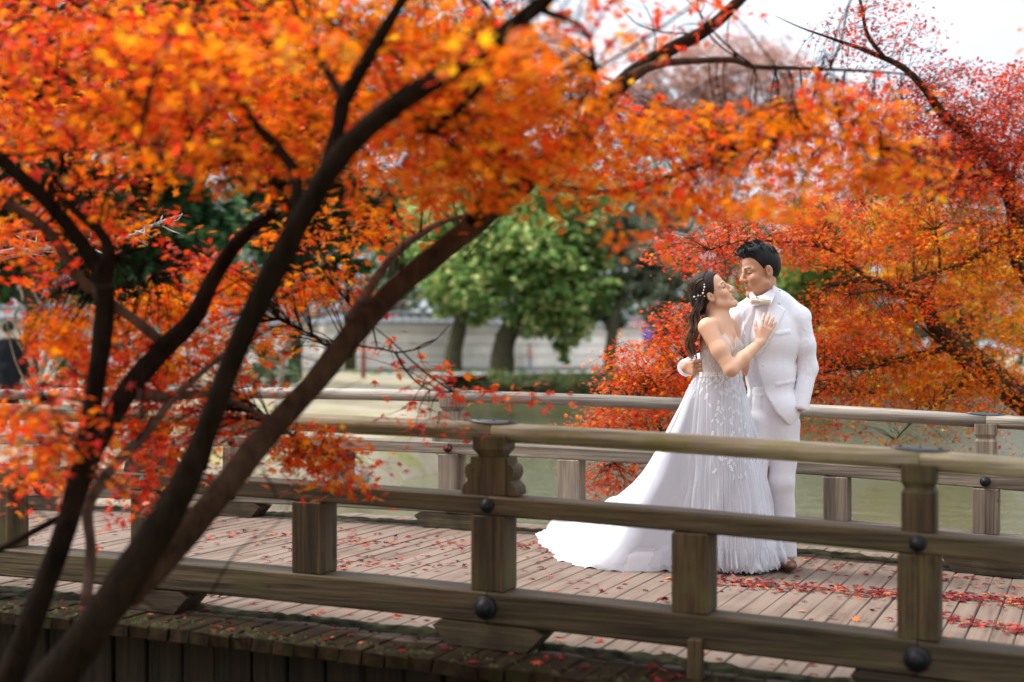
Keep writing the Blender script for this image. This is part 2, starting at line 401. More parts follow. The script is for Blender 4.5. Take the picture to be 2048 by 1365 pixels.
# moss and dirt gathered under the railings
for nm, yc, lab in (('moss', 5.3, 'mossy dirt ridge gathered along the near railing foot'), ('moss', 8.5, 'mossy dirt gathered along the far railing foot')):
    nx, ny = 420, 9; vv = np.zeros((nx, ny, 3)); xs = np.linspace(-10.5, 2.3, nx)
    for j in range(ny):
        tt = j/(ny-1); e = math.sin(math.pi*tt)
        wv = fbm(xs, xs*0+yc, 2.0)
        h = np.maximum(0, .010 + .016*fbm(xs, xs*0+j*.7, 6)+.012*np.random.rand(nx) + .008*fbm(xs, xs*0+j, 17))*e
        vv[:, j, 0] = xs; vv[:, j, 1] = yc + (tt-.5)*(.17+.09*wv) + .02*fbm(xs, xs*0, 9) ; vv[:, j, 2] = np.array([arch(x) for x in xs]) + h - .003
    Ii = (np.arange(nx-1)[:, None]*ny+np.arange(ny-1)[None]).ravel(); FF = np.stack([Ii, Ii+ny, Ii+ny+1, Ii+1], -1)
    if yc < 6: MOSS = plain('moss_and_dirt', (.045, .042, .018), .95, .1, 0, .5, 14, .8)
    tag(put(nm, np_mesh(nm, vv.reshape(-1, 3), FF, MOSS, True)), lab, 'moss', kind='stuff')

mm_ = []; rq = random.Random(9)
for k in range(900):                                                 # ragged moss and grit along the outer plank ends
    x = rq.uniform(-7.5, .8); y = 4.885+abs(rq.gauss(0, .12)); r = rq.uniform(.006, .022)*(1 if y < 5 else .7); mm_.append((x, y, arch(x)+.002, r))
vv = []; ff = []
for (x, y, z, r) in mm_:
    b0 = len(vv); vv.append((x, y, z+r*.6))
    for q in range(6): a = q*math.pi/3+rq.random(); vv.append((x+r*1.3*math.cos(a)*rq.uniform(.6, 1.3), y+r*math.sin(a)*rq.uniform(.6, 1.3), z-.006))
    ff += [(b0, b0+1+q, b0+1+(q+1) % 6) for q in range(6)]
tag(put('moss', mesh_data('moss', vv, ff, MOSS, True)), 'clumps of moss and grit on the outer plank ends', 'moss', kind='stuff')
# railings -------------------------------------------------------
def knob_mesh(r):
    mb = MB(); M = Matrix.Rotation(math.radians(90), 4, 'X')
    mb.lathe([(r, 0), (r, r*.28), (r*.9, r*.38), (r*.72, r*.4), (r*.66, r*.62), (r*.45, r*.85), (r*.15, r*.95)], 20, M); return mb.data('knob', IRON, True)
KB, KS = knob_mesh(.046), knob_mesh(.029)
def plate_mesh():
    mb = MB(); n = 20; v = []; f = []
    for j, (s, dz) in enumerate(((1, 0), (.97, .004), (.5, .006), (.0, .007))):
        for k in range(n):
            a = 2*math.pi*k/n; xx = .105*s*math.cos(a); yy = .027*s*math.sin(a)
            v.append((xx, yy, math.sqrt(max(0, .041**2-yy**2))-.041+dz))
    for j in range(3):
        for k in range(n): f.append((j*n+k, j*n+(k+1) % n, (j+1)*n+(k+1) % n, (j+1)*n+k))
    mb.add(v, f)
    for xx in (-.07, 0, .07): mb.lathe([(.008, .004), (.007, .01), (.003, .012)], 8, Matrix.Translation((xx, 0, 0)))
    return mb.data('metal_plate', STEEL, True)
PLATE = plate_mesh()
def post_meshes(WOOD_Z, drop=0.0):
    out = {}
    mb = MB(); w = .07
    v, f = chamfer_box((.142, .142, .302-drop), .006); mb.add([(p[0], p[1], p[2]+.376-drop/2) for p in v], f)
    out['low'] = mb.data('post', WOOD_Z)
    mb = MB()                                                        # capital: flared block under the rail
    def ringbox(rings, hx=1, hy=1):
        v = []; f = []
        for (r, z) in rings:
            c = .006; v += [(-r*hx+c, -r*hy, z), (r*hx-c, -r*hy, z), (r*hx, -r*hy+c, z), (r*hx, r*hy-c, z), (r*hx-c, r*hy, z), (-r*hx+c, r*hy, z), (-r*hx, r*hy-c, z), (-r*hx, -r*hy+c, z)]
        k = 8
        for j in range(len(rings)-1):
            for i in range(k): f.append((j*k+i, j*k+(i+1) % k, (j+1)*k+(i+1) % k, (j+1)*k+i))
        f.append(tuple(range(k-1, -1, -1))); f.append(tuple((len(rings)-1)*k+i for i in range(k))); mb.add(v, f)
    ringbox([(.048, .758), (.05, .764), (.066, .788), (.067, .838)]); out['cap'] = mb.data('capital', WOOD_Z)
    mb = MB()
    h = [(.118, .606-drop), (.118, .622-drop*.7), (.112, .642), (.098, .655), (.092, .664), (.1, .676), (.106, .695), (.104, .712), (.094, .726), (.08, .73), (.078, .757)]
    mb.prism([(a, z) for a, z in h] + [(-a, z) for a, z in reversed(h)], -.052, .052); out['wing'] = mb.data('scalloped_bracket', WOOD_Z)
    mb = MB(); ringbox([(.058, .606-drop), (.058, .742), (.05, .757), (.05, .763), (.059, .782), (.0595, .838)]); out['plain'] = mb.data('post_head', WOOD_Z)
    mb = MB(); h = [(-.2, .098), (-.235, .075), (-.17, .004), (.17, .004), (.235, .075), (.2, .098)]
    mb.prism(h, -.085, .085); out['block'] = mb.data('foot_block', WOOD_DARK)
    v, f = chamfer_box((.055, .05, .2), .006); out['stake'] = mesh_data('stake', v, f, WOOD_Z)
    return out
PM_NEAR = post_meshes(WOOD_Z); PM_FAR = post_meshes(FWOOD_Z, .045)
def railing(label, Y, front, stakes, PM, WOOD_X, WOOD_R, drop=0.0):
    r = empty('railing', (X0, Y, 0)); tag(r, label, 'railing')
    for k, x in enumerate(PX):
        z = arch(x); R_ = (0, -slope(x)*.0, 0)
        p = child('post', PM['low'], r, (x, Y, z))
        if x > -1.2: s = child('post_head', PM['plain'], r, (x, Y, z)); 
        else:
            s = child('scalloped_bracket', PM['wing'], r, (x, Y, z)); child('capital', PM['cap'], r, (x, Y, z))
        child('metal_plate', PLATE, r, (x+.0, Y, z+.895), (0, -slope(x), 0))
        child('foot_block', PM['block'], r, (x, Y, z), (0, -slope(x), 0))
        kb = child('knob', KB, r, (x, Y+front*.0785, z+.165)); ks = child('knob', KS, r, (x, Y+front*.067, z+.566-drop))
        if front > 0: kb.rotation_euler.z = ks.rotation_euler.z = math.pi
        if k < len(PX)-1:
            xb = PX[k+1]; xm = (x+xb)/2
            arc_beam('lower_beam', x+.0015, xb-.0015, Y, .1, .226, .155, WOOD_X, r)
            arc_beam('middle_rail', x+.001, xb-.001, Y, .527-drop, .604-drop, .132, WOOD_X, r)
            child('strut', PM['low'], r, (xm, Y, arch(xm)))
            mb = MB(); n = 9; xs = np.linspace(x+.001, xb-.001, n); dz = random.uniform(-.002, .002)
            mb.tube([(q-xm, 0, arch(q)-arch(xm)) for q in xs], [.0385+random.uniform(-.001, .001) for q in xs], 20)
            mb.build('round_rail', WOOD_R, r, True, (xm-X0, 0, arch(xm)+.853+dz))
    for x in stakes: child('stake', PM['stake'], r, (x, Y+front*.1045, arch(x)+.045), (0, random.uniform(-.03, .03), 0))
    return r
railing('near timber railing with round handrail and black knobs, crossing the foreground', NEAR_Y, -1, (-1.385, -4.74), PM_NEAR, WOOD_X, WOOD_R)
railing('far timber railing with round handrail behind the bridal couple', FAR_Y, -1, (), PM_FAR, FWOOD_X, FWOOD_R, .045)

# ------------------------------------------------------------------ earthen wall, rocks, post, sign
PLASTER = plain('cream_earth_plaster', (.82, .765, .69), .9, .15, 0, .1, .8)
TILE = plain('grey_roof_tile', (.19, .2, .215), .6, .4, 0, .15, 4)
STONE = plain('pale_foundation_stone', (.4, .385, .36), .9, .2, 0, .2, 2)
STRIPE = plain('darker_plaster_band', (.5, .45, .39), .9, .15, 0, .1, 1)  # bands of plaster darker in their own colour than the wall
def earthen_wall(name, A, B, label, hgt=2.75):
    L = float(np.linalg.norm(B-A)); dr = (B-A)/L
    a0 = cw(A[0], A[1], 0); b0 = cw(B[0], B[1], 0); ang = math.atan2(b0.y-a0.y, b0.x-a0.x)
    w = empty(name, a0, ang); tag(w, label, 'wall')
    mb = MB(); mb.prism([(-.42, .3), (.42, .3), (.3, hgt), (-.3, hgt)], 0, L, 'x'); mb.build('wall_body', PLASTER, w)
    mb = MB(); mb.box((L/2, 0, .15), (L+.1, 1.05, .36), .03); mb.build('stone_base', STONE, w)
    for z in (1.0, 1.65, 2.3):
        mb = MB(); mb.box((L/2, -.38+.06*(z-.3)/2, z), (L, .12, .07), .01); mb.build('plaster_band', STRIPE, w)
    rf = MB(); rf.prism([(-.85, hgt-.12), (-.85, hgt-.02), (0, hgt+.42), (.85, hgt-.02), (.85, hgt-.12), (0, hgt+.2)], -.2, L+.2, 'x'); r_ = rf.build('roof', TILE, w)
    mb = MB(); mb.prism([(-.16, hgt+.3), (-.16, hgt+.55), (0, hgt+.62), (.16, hgt+.55), (.16, hgt+.3)], -.25, L+.25, 'x'); mb.build('ridge', TILE, r_)
    # tile rows
    mt = MB(); mt.tube([(0, -.87, hgt+.0), (0, -.4, hgt+.25), (0, -.1, hgt+.4)], .07, 6); md = mt.data('tile_row', TILE)
    k = .35
    while k < L and k < 60: put('tile_row', md, r_, (k, 0, 0)); k += .62
    return w
earthen_wall('earthen_wall', WALL_A, WALL_A+wdir*30.5, 'long cream plaster wall with grey tiled roof across the pond, left stretch')
earthen_wall('earthen_wall', WALL_A+wdir*31.0-wnor*.3, WALL_B, 'cream plaster wall with grey tiled roof behind the leaning green tree', 2.9)

def rock_mesh(seed, n=10):
    rs = np.random.RandomState(seed); v = []; f = []; m_ = 12
    o = rs.rand(6, 3)*2-1
    for j in range(n):
        th = math.pi*j/(n-1)
        for k in range(m_):
            a = 2*math.pi*k/m_; p = np.array([math.sin(th)*math.cos(a), math.sin(th)*math.sin(a), math.cos(th)])
            r = 1+.18*sum(np.sin(3*np.dot(p, q)+i) for i, q in enumerate(o))/2
            v.append(p*r*np.array([1, .8, .62]))
    for j in range(n-1):
        for k in range(m_): f.append((j*m_+k, (j+1)*m_+k, (j+1)*m_+(k+1) % m_, j*m_+(k+1) % m_))
    return mesh_data('rock', v, f, ROCK, True)
ROCK = plain('pond_rock', (.27, .26, .23), .9, .2, 0, .4, 5, .5)
RM = [rock_mesh(s) for s in range(4)]
spots = []
for k in range(26):
    d = random.uniform(14, 34); u = np.interp(d, *LB)+random.uniform(-.9, .15); spots.append((u, d))
for i, (u, d) in enumerate(spots):
    s = random.uniform(.18, .42)
    o = put('rock', RM[i % 4], None, cw(u, d, -.95+random.uniform(-.05, .25)), (random.uniform(-.2, .2), random.uniform(-.2, .2), random.uniform(0, 6)), (s, s, s))
    tag(o, 'rounded grey rock at the left water edge beyond the bridge', 'rock', 'rocks along the pond edge')

VERM = plain('faded_vermilion_paint', (.25, .07, .055), .7, .3)
mb = MB(); mb.lathe([(.1, -1.1), (.1, 1.9), (.07, 1.95), (.11, 2.0), (.04, 2.1)], 12)
p = rel(727, 785, 60); tag(mb.build('painted_post', VERM, None, True, cw(p[0], 60, -.35)), 'slim dull red post standing at the far shore', 'post')
BLUE = plain('blue_sign_paint', (.02, .13, .5), .5); GREYP = plain('galvanised_pole', (.3, .31, .32), .5, .4, .4)
sg = empty('road_sign', cw(rel(1296, 0, 88)[0], 88, 0)); tag(sg, 'small round blue road sign on a thin pole beyond the pond', 'sign')
mb = MB(); mb.lathe([(.04, 0), (.04, 2.5), (.03, 2.52)], 8); mb.build('pole', GREYP, sg)
mb = MB(); mb.lathe([(.34, -.012), (.36, 0), (.34, .012)], 24, Matrix.Translation((0, -.06, 2.25)) @ Matrix.Rotation(YAW, 4, 'Z') @ Matrix.Rotation(math.radians(90), 4, 'X')); mb.build('sign_disc', BLUE, sg, True)

# ------------------------------------------------------------------ foliage machinery
def star(n_lobes=7):
    if n_lobes == 7: tips = [(-148, .42), (-100, .74), (-48, .95), (0, 1.0), (48, .95), (100, .74), (148, .42)]; val = .33
    else: tips = [(-122, .62), (-55, .92), (0, 1.0), (55, .92), (122, .62)]; val = .3
    pts = []
    for i, (a, r) in enumerate(tips):
        a_ = math.radians(a); w = math.radians(9)
        pts.append((r*math.sin(a_), r*math.cos(a_), -.16*r*r))
        if i < len(tips)-1:
            b_ = math.radians((a+tips[i+1][0])/2); pts.append((val*math.sin(b_), val*math.cos(b_), .02))
    pts.append((0, -.1, 0))
    v = [(0, .08, .03)] + pts; n = len(pts)
    f = [(0, 1+(i+1) % n, 1+i) for i in range(n)]
    return np.array(v, float), np.array(f)
ST7, ST5 = star(7), star(5)
RH = (np.array([(0, -.5, 0), (.32, 0, .08), (0, .55, -.05), (-.32, .05, .06)], float), np.array([(0, 1, 2), (0, 2, 3)]))
def rotmats(n, tilt=.7, droop=0.0, rs=np.random):
    """random yaw, tilt about a random horizontal axis"""
    yaw = rs.rand(n)*2*np.pi; a = rs.rand(n)*2*np.pi; th = np.abs(rs.randn(n))*tilt
    kx, ky = np.cos(a), np.sin(a); c, s = np.cos(th), np.sin(th)
    R1 = np.zeros((n, 3, 3)); R1[:, 0, 0] = np.cos(yaw); R1[:, 0, 1] = -np.sin(yaw); R1[:, 1, 0] = np.sin(yaw); R1[:, 1, 1] = np.cos(yaw); R1[:, 2, 2] = 1
    R2 = np.zeros((n, 3, 3))
    R2[:, 0, 0] = c+kx*kx*(1-c); R2[:, 0, 1] = kx*ky*(1-c); R2[:, 0, 2] = ky*s
    R2[:, 1, 0] = kx*ky*(1-c); R2[:, 1, 1] = c+ky*ky*(1-c); R2[:, 1, 2] = -kx*s
    R2[:, 2, 0] = -ky*s; R2[:, 2, 1] = kx*s; R2[:, 2, 2] = c
    return R2 @ R1
def leaves_mesh(name, C, size, cols, tmpl, mat, tilt=.7):
    n = len(C); v0, f0 = tmpl; R_ = rotmats(n, tilt); k = len(v0)
    bend = .6 + np.random.rand(n)*1.3                               # each leaf droops by its own amount
    vv = v0[None].repeat(n, 0).copy(); vv[:, :, 2] *= bend[:, None]
    V_ = np.einsum('nij,nkj->nki', R_, vv)*size[:, None, None] + C[:, None, :]
    F_ = (f0[None] + (np.arange(n)*k)[:, None, None]).reshape(-1, 3)
    return np_mesh(name, V_.reshape(-1, 3), F_, mat, False, np.repeat(cols, k, 0))
def pick(pal, n, jit=.18):
    """pal: list of (weight, colour)"""
    w = np.array([p[0] for p in pal], float); w /= w.sum(); idx = np.random.choice(len(pal), n, p=w)
    c = np.array([p[1] for p in pal])[idx]; return np.clip(c*(1+jit*np.random.randn(n, 1)), 0.003, .95)
YEL, ORA, ORD, RED, CRI, PNK = (.93, .37, .01), (.9, .25, .006), (.82, .125, .006), (.76, .055, .014), (.46, .022, .02), (.70, .2, .14)

# ------------------------------------------------------------------ far trees
def far_tree(name, base, lobes, pal, n, size, label, trunk=(.3, []), mat=None, group=None, sparse=1.0, bark_m=None, flat=.8):
    """base (px, py, d); lobes (px, py, r_px[, dd]) ; trunk (radius, [(px,py)..]) all on the same distance"""
    d = base[2]; o = pt(*base); root = empty(name, o); tag(root, label, 'tree', group)
    C = []; wts = []
    L3 = []
    for l in lobes:
        dd = d + (l[3] if len(l) > 3 else random.uniform(-.06, .06)*d*.5); L3.append((np.array(pt(l[0], l[1], dd)-o), l[2]/FPX*dd)); wts.append(l[2]**2)
    wts = np.array(wts, float)/sum(wts); cnt = np.random.multinomial(int(n*sparse), wts); br = []
    for (c, r), k in zip(L3, cnt):
        ncl = max(4, k//22); p = np.random.randn(ncl, 3); p /= np.linalg.norm(p, axis=1)[:, None]; p *= (np.random.rand(ncl, 1)**.45)*r
        p[:, 2] *= flat; cl = p[np.random.randint(0, ncl, k)] + np.random.randn(k, 3)*np.array([.16, .16, .1])*r
        C.append(c+cl); hh = np.clip(.5+.5*cl[:, 2:3]/r, 0, 1)
        tone = np.random.rand(ncl)[np.random.randint(0, ncl, k)]
        br.append(pick(pal, k))
    C = np.concatenate(C); cols = np.concatenate(br)
    crown = put('crown', leaves_mesh('crown', C, size*(.6+.8*np.random.rand(len(C))), cols, RH, mat or LEAF_G, .9), root); crown['kind'] = 'stuff'
    r0, path = trunk; mb = MB()
    P = [np.array(pt(*base)-o)] + [np.array(pt(a, b_, d)-o) for a, b_ in path]
    if len(P) > 1:
        sp = smoothpath(P, 4); mb.tube([tuple(q) for q in sp], [r0*(1-.5*i/len(sp)) for i in range(len(sp))], 9, .08)
        top = P[-1]
        for (c, r) in L3:
            mid = (top+c)/2+np.array([0, 0, r*.1]); mb.tube([tuple(q) for q in smoothpath([P[-1]*.8+P[-2]*.2, mid, c+np.array([0, 0, r*.3])], 3)], [r0*.42, r0*.38, r0*.33, r0*.27, r0*.2, r0*.12, r0*.06], 6, .05)
        mb.build('trunk', bark_m or BARK_FAR, root, True)
    return root
G1 = [(2.5, (.12, .25, .07)), (3.4, (.22, .36, .1)), (2.6, (.46, .54, .18)), (1.6, (.7, .69, .28)), (1.2, (.05, .11, .035))]
GD = [(3, (.016, .05, .018)), (3, (.035, .1, .033)), (2, (.08, .18, .06)), (.8, (.18, .28, .13))]
GG = [(3, (.11, .14, .09)), (3, (.18, .21, .14)), (1, (.3, .32, .21))]
GL = [(3, (.1, .17, .035)), (3, (.2, .27, .06)), (1.5, (.3, .35, .09))]
BR = [(3, (.5, .3, .24)), (2, (.58, .38, .31)), (1, (.36, .18, .14))]
far_tree('leaning_tree', (1003, 756, 77), [(1000, 540, 105), (1085, 575, 105), (1120, 490, 115), (1010, 430, 110), (1170, 590, 75), (1090, 640, 62), (1200, 510, 70), (1090, 390, 105), (1130, 690, 36), (1060, 500, 105), (1200, 430, 70), (930, 420, 80), (1150, 640, 45)], G1, 17000, .46,
         'leafy yellow-green tree with thick leaning trunk before the plaster wall', (.72, [(1008, 690), (1030, 640), (1070, 590)]))
far_tree('slender_tree', (906, 762, 79), [(925, 560, 75), (885, 595, 52), (935, 480, 90), (870, 520, 62), (960, 620, 40), (870, 440, 70)], G1, 7000, .44,
         'green tree with one slender trunk left of the leaning tree', (.55, [(908, 700), (925, 630), (940, 560)]))
far_tree('grey_tree', (1218, 775, 74), [(1265, 560, 50), (1250, 480, 60), (1225, 640, 34), (1300, 520, 45)], GG, 2600, .4,
         'thin greyish tree right of the leaning tree', (.4, [(1222, 690), (1232, 620)]))
far_tree('dim_tree', (1330, 740, 104), [(1310, 600, 60), (1350, 540, 80), (1260, 420, 80), (1330, 440, 90), (1290, 670, 36), (1400, 620, 60), (1340, 660, 50)], GG, 4200, .55,
         'dull grey-green tree beyond the wall end, left of the red maple', (.5, [(1330, 650), (1335, 600)]))
far_tree('light_green_tree', (1610, 760, 62), [(1600, 570, 75), (1660, 560, 70), (1560, 610, 55), (1640, 640, 60), (1590, 660, 50), (1700, 610, 60), (1540, 560, 55)], GL, 5200, .34,
         'soft light green tree seen beside the groom\'s neck', (.3, [(1612, 690), (1615, 640)]))
far_tree('brown_conifer', (1450, 700, 96), [(1440, 270, 90), (1260, 210, 70), (1280, 130, 60), (1640, 200, 60), (1400, 220, 90), (1470, 200, 100), (1550, 230, 80), (1340, 190, 75), (1450, 130, 90), (1570, 160, 70), (1370, 120, 70), (1520, 110, 70), (1310, 260, 70), (1600, 240, 60), (1430, 330, 80)], BR, 15000, .34,
         'tall russet brown conifer against the white sky above the couple', (.4, [(1452, 500), (1450, 330)]), LEAF, None, 1.0)
far_tree('evergreen_tree', (60, 760, 44), [(60, 520, 110), (-40, 440, 110), (150, 450, 110), (70, 360, 120), (-60, 570, 90), (180, 560, 70), (20, 230, 130), (170, 260, 110), (90, 120, 110), (-60, 130, 110), (20, 10, 120), (180, 20, 110)], GD, 11500, .42,
         'dense dark evergreen at the far left edge', (.3, [(62, 680), (66, 600)]))
far_tree('evergreen_tree', (330, 770, 47), [(300, 490, 110), (400, 460, 110), (240, 400, 100), (340, 360, 110), (430, 560, 80), (270, 580, 80), (350, 600, 70), (320, 240, 110), (430, 300, 100), (250, 150, 110), (400, 130, 100), (300, 20, 110), (420, 10, 100)], GD, 11500, .42,
         'dense dark evergreen behind the foreground trunks, second from left', (.3, [(332, 690), (335, 620)]))
far_tree('evergreen_tree', (590, 760, 52), [(540, 500, 85), (630, 470, 80), (560, 400, 100), (660, 380, 90), (600, 560, 60), (530, 280, 100), (640, 270, 90), (700, 540, 50), (560, 150, 100), (730, 440, 70), (560, 30, 100), (650, 170, 80), (500, 90, 90)], GD, 10500, .44,
         'dark evergreen left of the green leaning tree', (.3, [(592, 690), (596, 620)]))
far_tree('back_tree', (780, 740, 108), [(790, 500, 80), (730, 590, 50), (830, 420, 90), (760, 400, 80), (860, 340, 80), (770, 590, 42), (930, 360, 90), (1010, 330, 80), (1120, 320, 60), (800, 230, 100), (900, 180, 100), (1000, 220, 90), (850, 80, 90), (960, 80, 80), (1080, 200, 60), (1180, 300, 50)], GD[1:] + G1[:2], 9000, .6,
         'mid green tree rising behind the wall roof', (.5, [(782, 650), (785, 580)]))
far_tree('pine_tree', (700, 740, 70), [(690, 100, 55), (720, 160, 60), (660, 190, 50), (740, 80, 40), (700, 250, 60)], GD, 2200, .3,
         'dark pine top showing through the orange leaves', (.3, [(702, 500), (700, 200)]))
far_tree('yellow_tree', (1930, 770, 30), [(1700, 650, 70), (1760, 720, 60), (1850, 740, 70), (1960, 740, 70), (1700, 480, 70), (1800, 450, 80), (1880, 610, 60), (1820, 640, 55), (1960, 560, 70), (2020, 650, 80), (1900, 500, 70), (2060, 540, 80), (1780, 560, 60)], [(3, (.75, .45, .04)), (1.5, (.4, .4, .08)), (.6, (.05, .09, .03)), (3, (.85, .34, .03))], 8000, .17,
         'yellow-green tree behind the big red maple', (.16, [(1932, 700), (1935, 640)]))
for i_, (u_, dd_, hh_) in enumerate(((13, 60, 8), (19, 64, 9), (25, 60, 8.5), (31, 62, 9), (38, 66, 9.5), (6.5, 112, 14), (-9, 112, 15))):
    x_ = 1024+u_/dd_*FPX; s_ = FPX/dd_; y_ = HOR+1.2*s_; lob = [(x_+random.uniform(-2.2, 2.2)*s_, HOR+(1.17-z_)*s_, random.uniform(1.3, 2.1)*s_) for z_ in np.linspace(1.6, hh_-1.4, 8)]
    far_tree('bank_tree', (x_, y_, dd_), lob, (GL, GG, GD, GL, GG, GD, GG)[i_], 3200, .4, ('leafy tree on the far right bank, %s from the light green tree' % ('first', 'second', 'third', 'fourth', 'fifth')[i_]) if i_ < 5 else ('tall tree behind the plaster wall, right of the slender tree', 'tall tree behind the plaster wall, left of the slender tree')[i_-5], (.25, [(x_, y_-2.5*s_), (x_+.3*s_, y_-4*s_)]))
far_tree('shrub', (545, 790, 30), [(545, 735, 38), (500, 745, 34), (575, 760, 26), (520, 700, 26)], GG + GD[1:3], 1500, .12, 'rounded grey-green shrub on the left bank', (.05, [(545, 770), (545, 750)]))
far_tree('shrub', (150, 800, 26), [(150, 720, 45), (200, 760, 40), (110, 770, 34), (240, 700, 34)], GD, 1500, .11, 'dark shrub behind the leftmost thin trunk', (.05, [(150, 775), (150, 750)]))
far_tree('shrub', (1830, 830, 38), [(1830, 790, 34), (1790, 800, 26), (1880, 800, 30)], GL, 900, .14, 'light green shrub on the right bank under the maple', (.05, [(1830, 815), (1830, 805)]))
# wood closing the view
C = []; n = 32000
uu = np.random.uniform(-75, 95, n); hh = np.random.rand(n)**.8; top = 16.5 + 2.6*np.sin(uu*.21)+1.8*np.sin(uu*.57+1)
C = np.array([cw(u, 128+random.uniform(-5, 5)+3*math.sin(u*.9), z) for u, z in zip(uu, hh*top)])
o = put('woodland', leaves_mesh('woodland', C, .5+.7*np.random.rand(n), pick(GD[1:]+GG+GL[:1], n), RH, LEAF_G, .9)); tag(o, 'far wood closing the view behind the wall', 'woodland', kind='stuff')

far_tree('evergreen_tree', (3300, 1500, 3.7), [(3300, -200, 520), (3700, 100, 520), (2950, -600, 500), (3600, -700, 600), (4100, -300, 520), (3000, -1200, 500), (3500, -1400, 500), (3900, 500, 420), (3350, 500, 330)], GD, 2600, .16,  # unseen tree added to keep sky light off the near railing
         'unseen evergreen added out of view on the right to shade the near railing', (.1, [(3300, 900), (3330, 500)]))
for i_, (u_, d_, hh_, rr_) in enumerate(((-6.5, -4.5, 6.0, 2.2), (-9.5, 1.5, 6.5, 2.4))):  # unseen trees added to cut the sky fill from the camera side
    o = cw(u_, d_, -.4); tr_ = empty('evergreen_tree', o); tag(tr_, ('unseen evergreen added behind the camera on its left to block sky light', 'unseen evergreen added on the left bank to block sky light')[i_], 'tree')
    k = 4200; p = np.random.randn(k, 3); p /= np.linalg.norm(p, axis=1)[:, None]; p *= (np.random.rand(k, 1)**.4)*np.array([rr_, rr_, hh_*.42]); p[:, 2] += hh_*.55+.3
    put('crown', leaves_mesh('crown', p, .22+.2*np.random.rand(k), pick(GD, k), RH, LEAF_G, .9), tr_)['kind'] = 'stuff'
    mb = MB(); mb.tube([(0, 0, -.3), (.05, 0, 1.5), (0, .1, hh_*.8)], [.22, .17, .05], 9, .06); mb.build('trunk', BARK_FAR, tr_, True)
k = 5200; uu = np.random.uniform(-16, 80, k); C = np.array([cw(u, 72.2+random.gauss(0, .6), random.uniform(-.35, .3)) for u in uu])
tag(put('bank_planting', leaves_mesh('bank_planting', C, .12+.2*np.random.rand(k), pick(GD[1:]+GL+[(2, (.3, .26, .07))], k), RH, LEAF_G, .9)), 'low planting along the far bank edge', 'planting', kind='stuff')
# ------------------------------------------------------------------ maples
def limb_mesh(mb, path, n=5, sides=9, wob=.05):
    """path: (px, py, d, width_px)"""
    P = [np.array([*pt(a, b_, d), w/2/FPX*d]) for a, b_, d, w in path]; sp = smoothpath(P, n)
    mb.tube([tuple(q[:3]) for q in sp], [max(.0015, q[3]) for q in sp], sides, wob); return [q[:3] for q in sp]
def spray(regions, tmpl, leaf, nodes, twig_mb, per=16, flat=.35, twig_r=.0025, spread=1.0):
    """regions: (px,py,rx,ry,d0,d1,n_leaves,palette). Layered sprays of leaves, each on a twig from the nearest limb point."""
    C = []; S = []; K = []; nodes = np.array(nodes)
    for (px_, py_, rx, ry, d0, d1, n, pal) in regions:
        ncl = max(1, int(n/per)); left = n
        for i in range(ncl):
            a = random.uniform(0, 2*math.pi); q = math.sqrt(random.random()); d = random.uniform(d0, d1)
            c = np.array(pt(px_+rx*q*math.cos(a), py_+ry*q*math.sin(a), d)); k = max(2, int(random.gauss(per, per*.3)))
            R0 = leaf*(1.9+.11*per)*spread; az = random.uniform(0, 6.28)
            p = np.random.randn(k, 3)*np.array([R0*.62, R0*.4, R0*flat*.3]); ca, sa = math.cos(az), math.sin(az)
            p = np.stack([p[:, 0]*ca-p[:, 1]*sa, p[:, 0]*sa+p[:, 1]*ca, p[:, 2]-.35*np.hypot(p[:, 0], p[:, 1])], 1)
            C.append(c+p); S.append(leaf*(.62+.55*np.random.rand(k)))
            tone = random.gauss(1, .12); K.append(np.clip(pick(pal, k, .13)*tone, .004, .95))
            j = np.argmin(((nodes-c)**2).sum(1)); nb = nodes[j]; L = np.linalg.norm(c-nb)
            if L < .42 and py_ > -100 and px_ < 2050:
                mid = (nb+c)/2 + np.array([random.uniform(-.08, .08), random.uniform(-.08, .08), .1])*L
                sp = smoothpath([nb, mid, c], 3); twig_mb.tube([tuple(x) for x in sp], [twig_r*(2.2-1.7*i_/len(sp))*(1+.5*L) for i_ in range(len(sp))], 5)
                for jj in range(0, k, 3): twig_mb.tube([tuple(c), tuple(c+p[jj])], [twig_r*.8, twig_r*.4], 3)
    return np.concatenate(C), np.concatenate(S), np.concatenate(K)

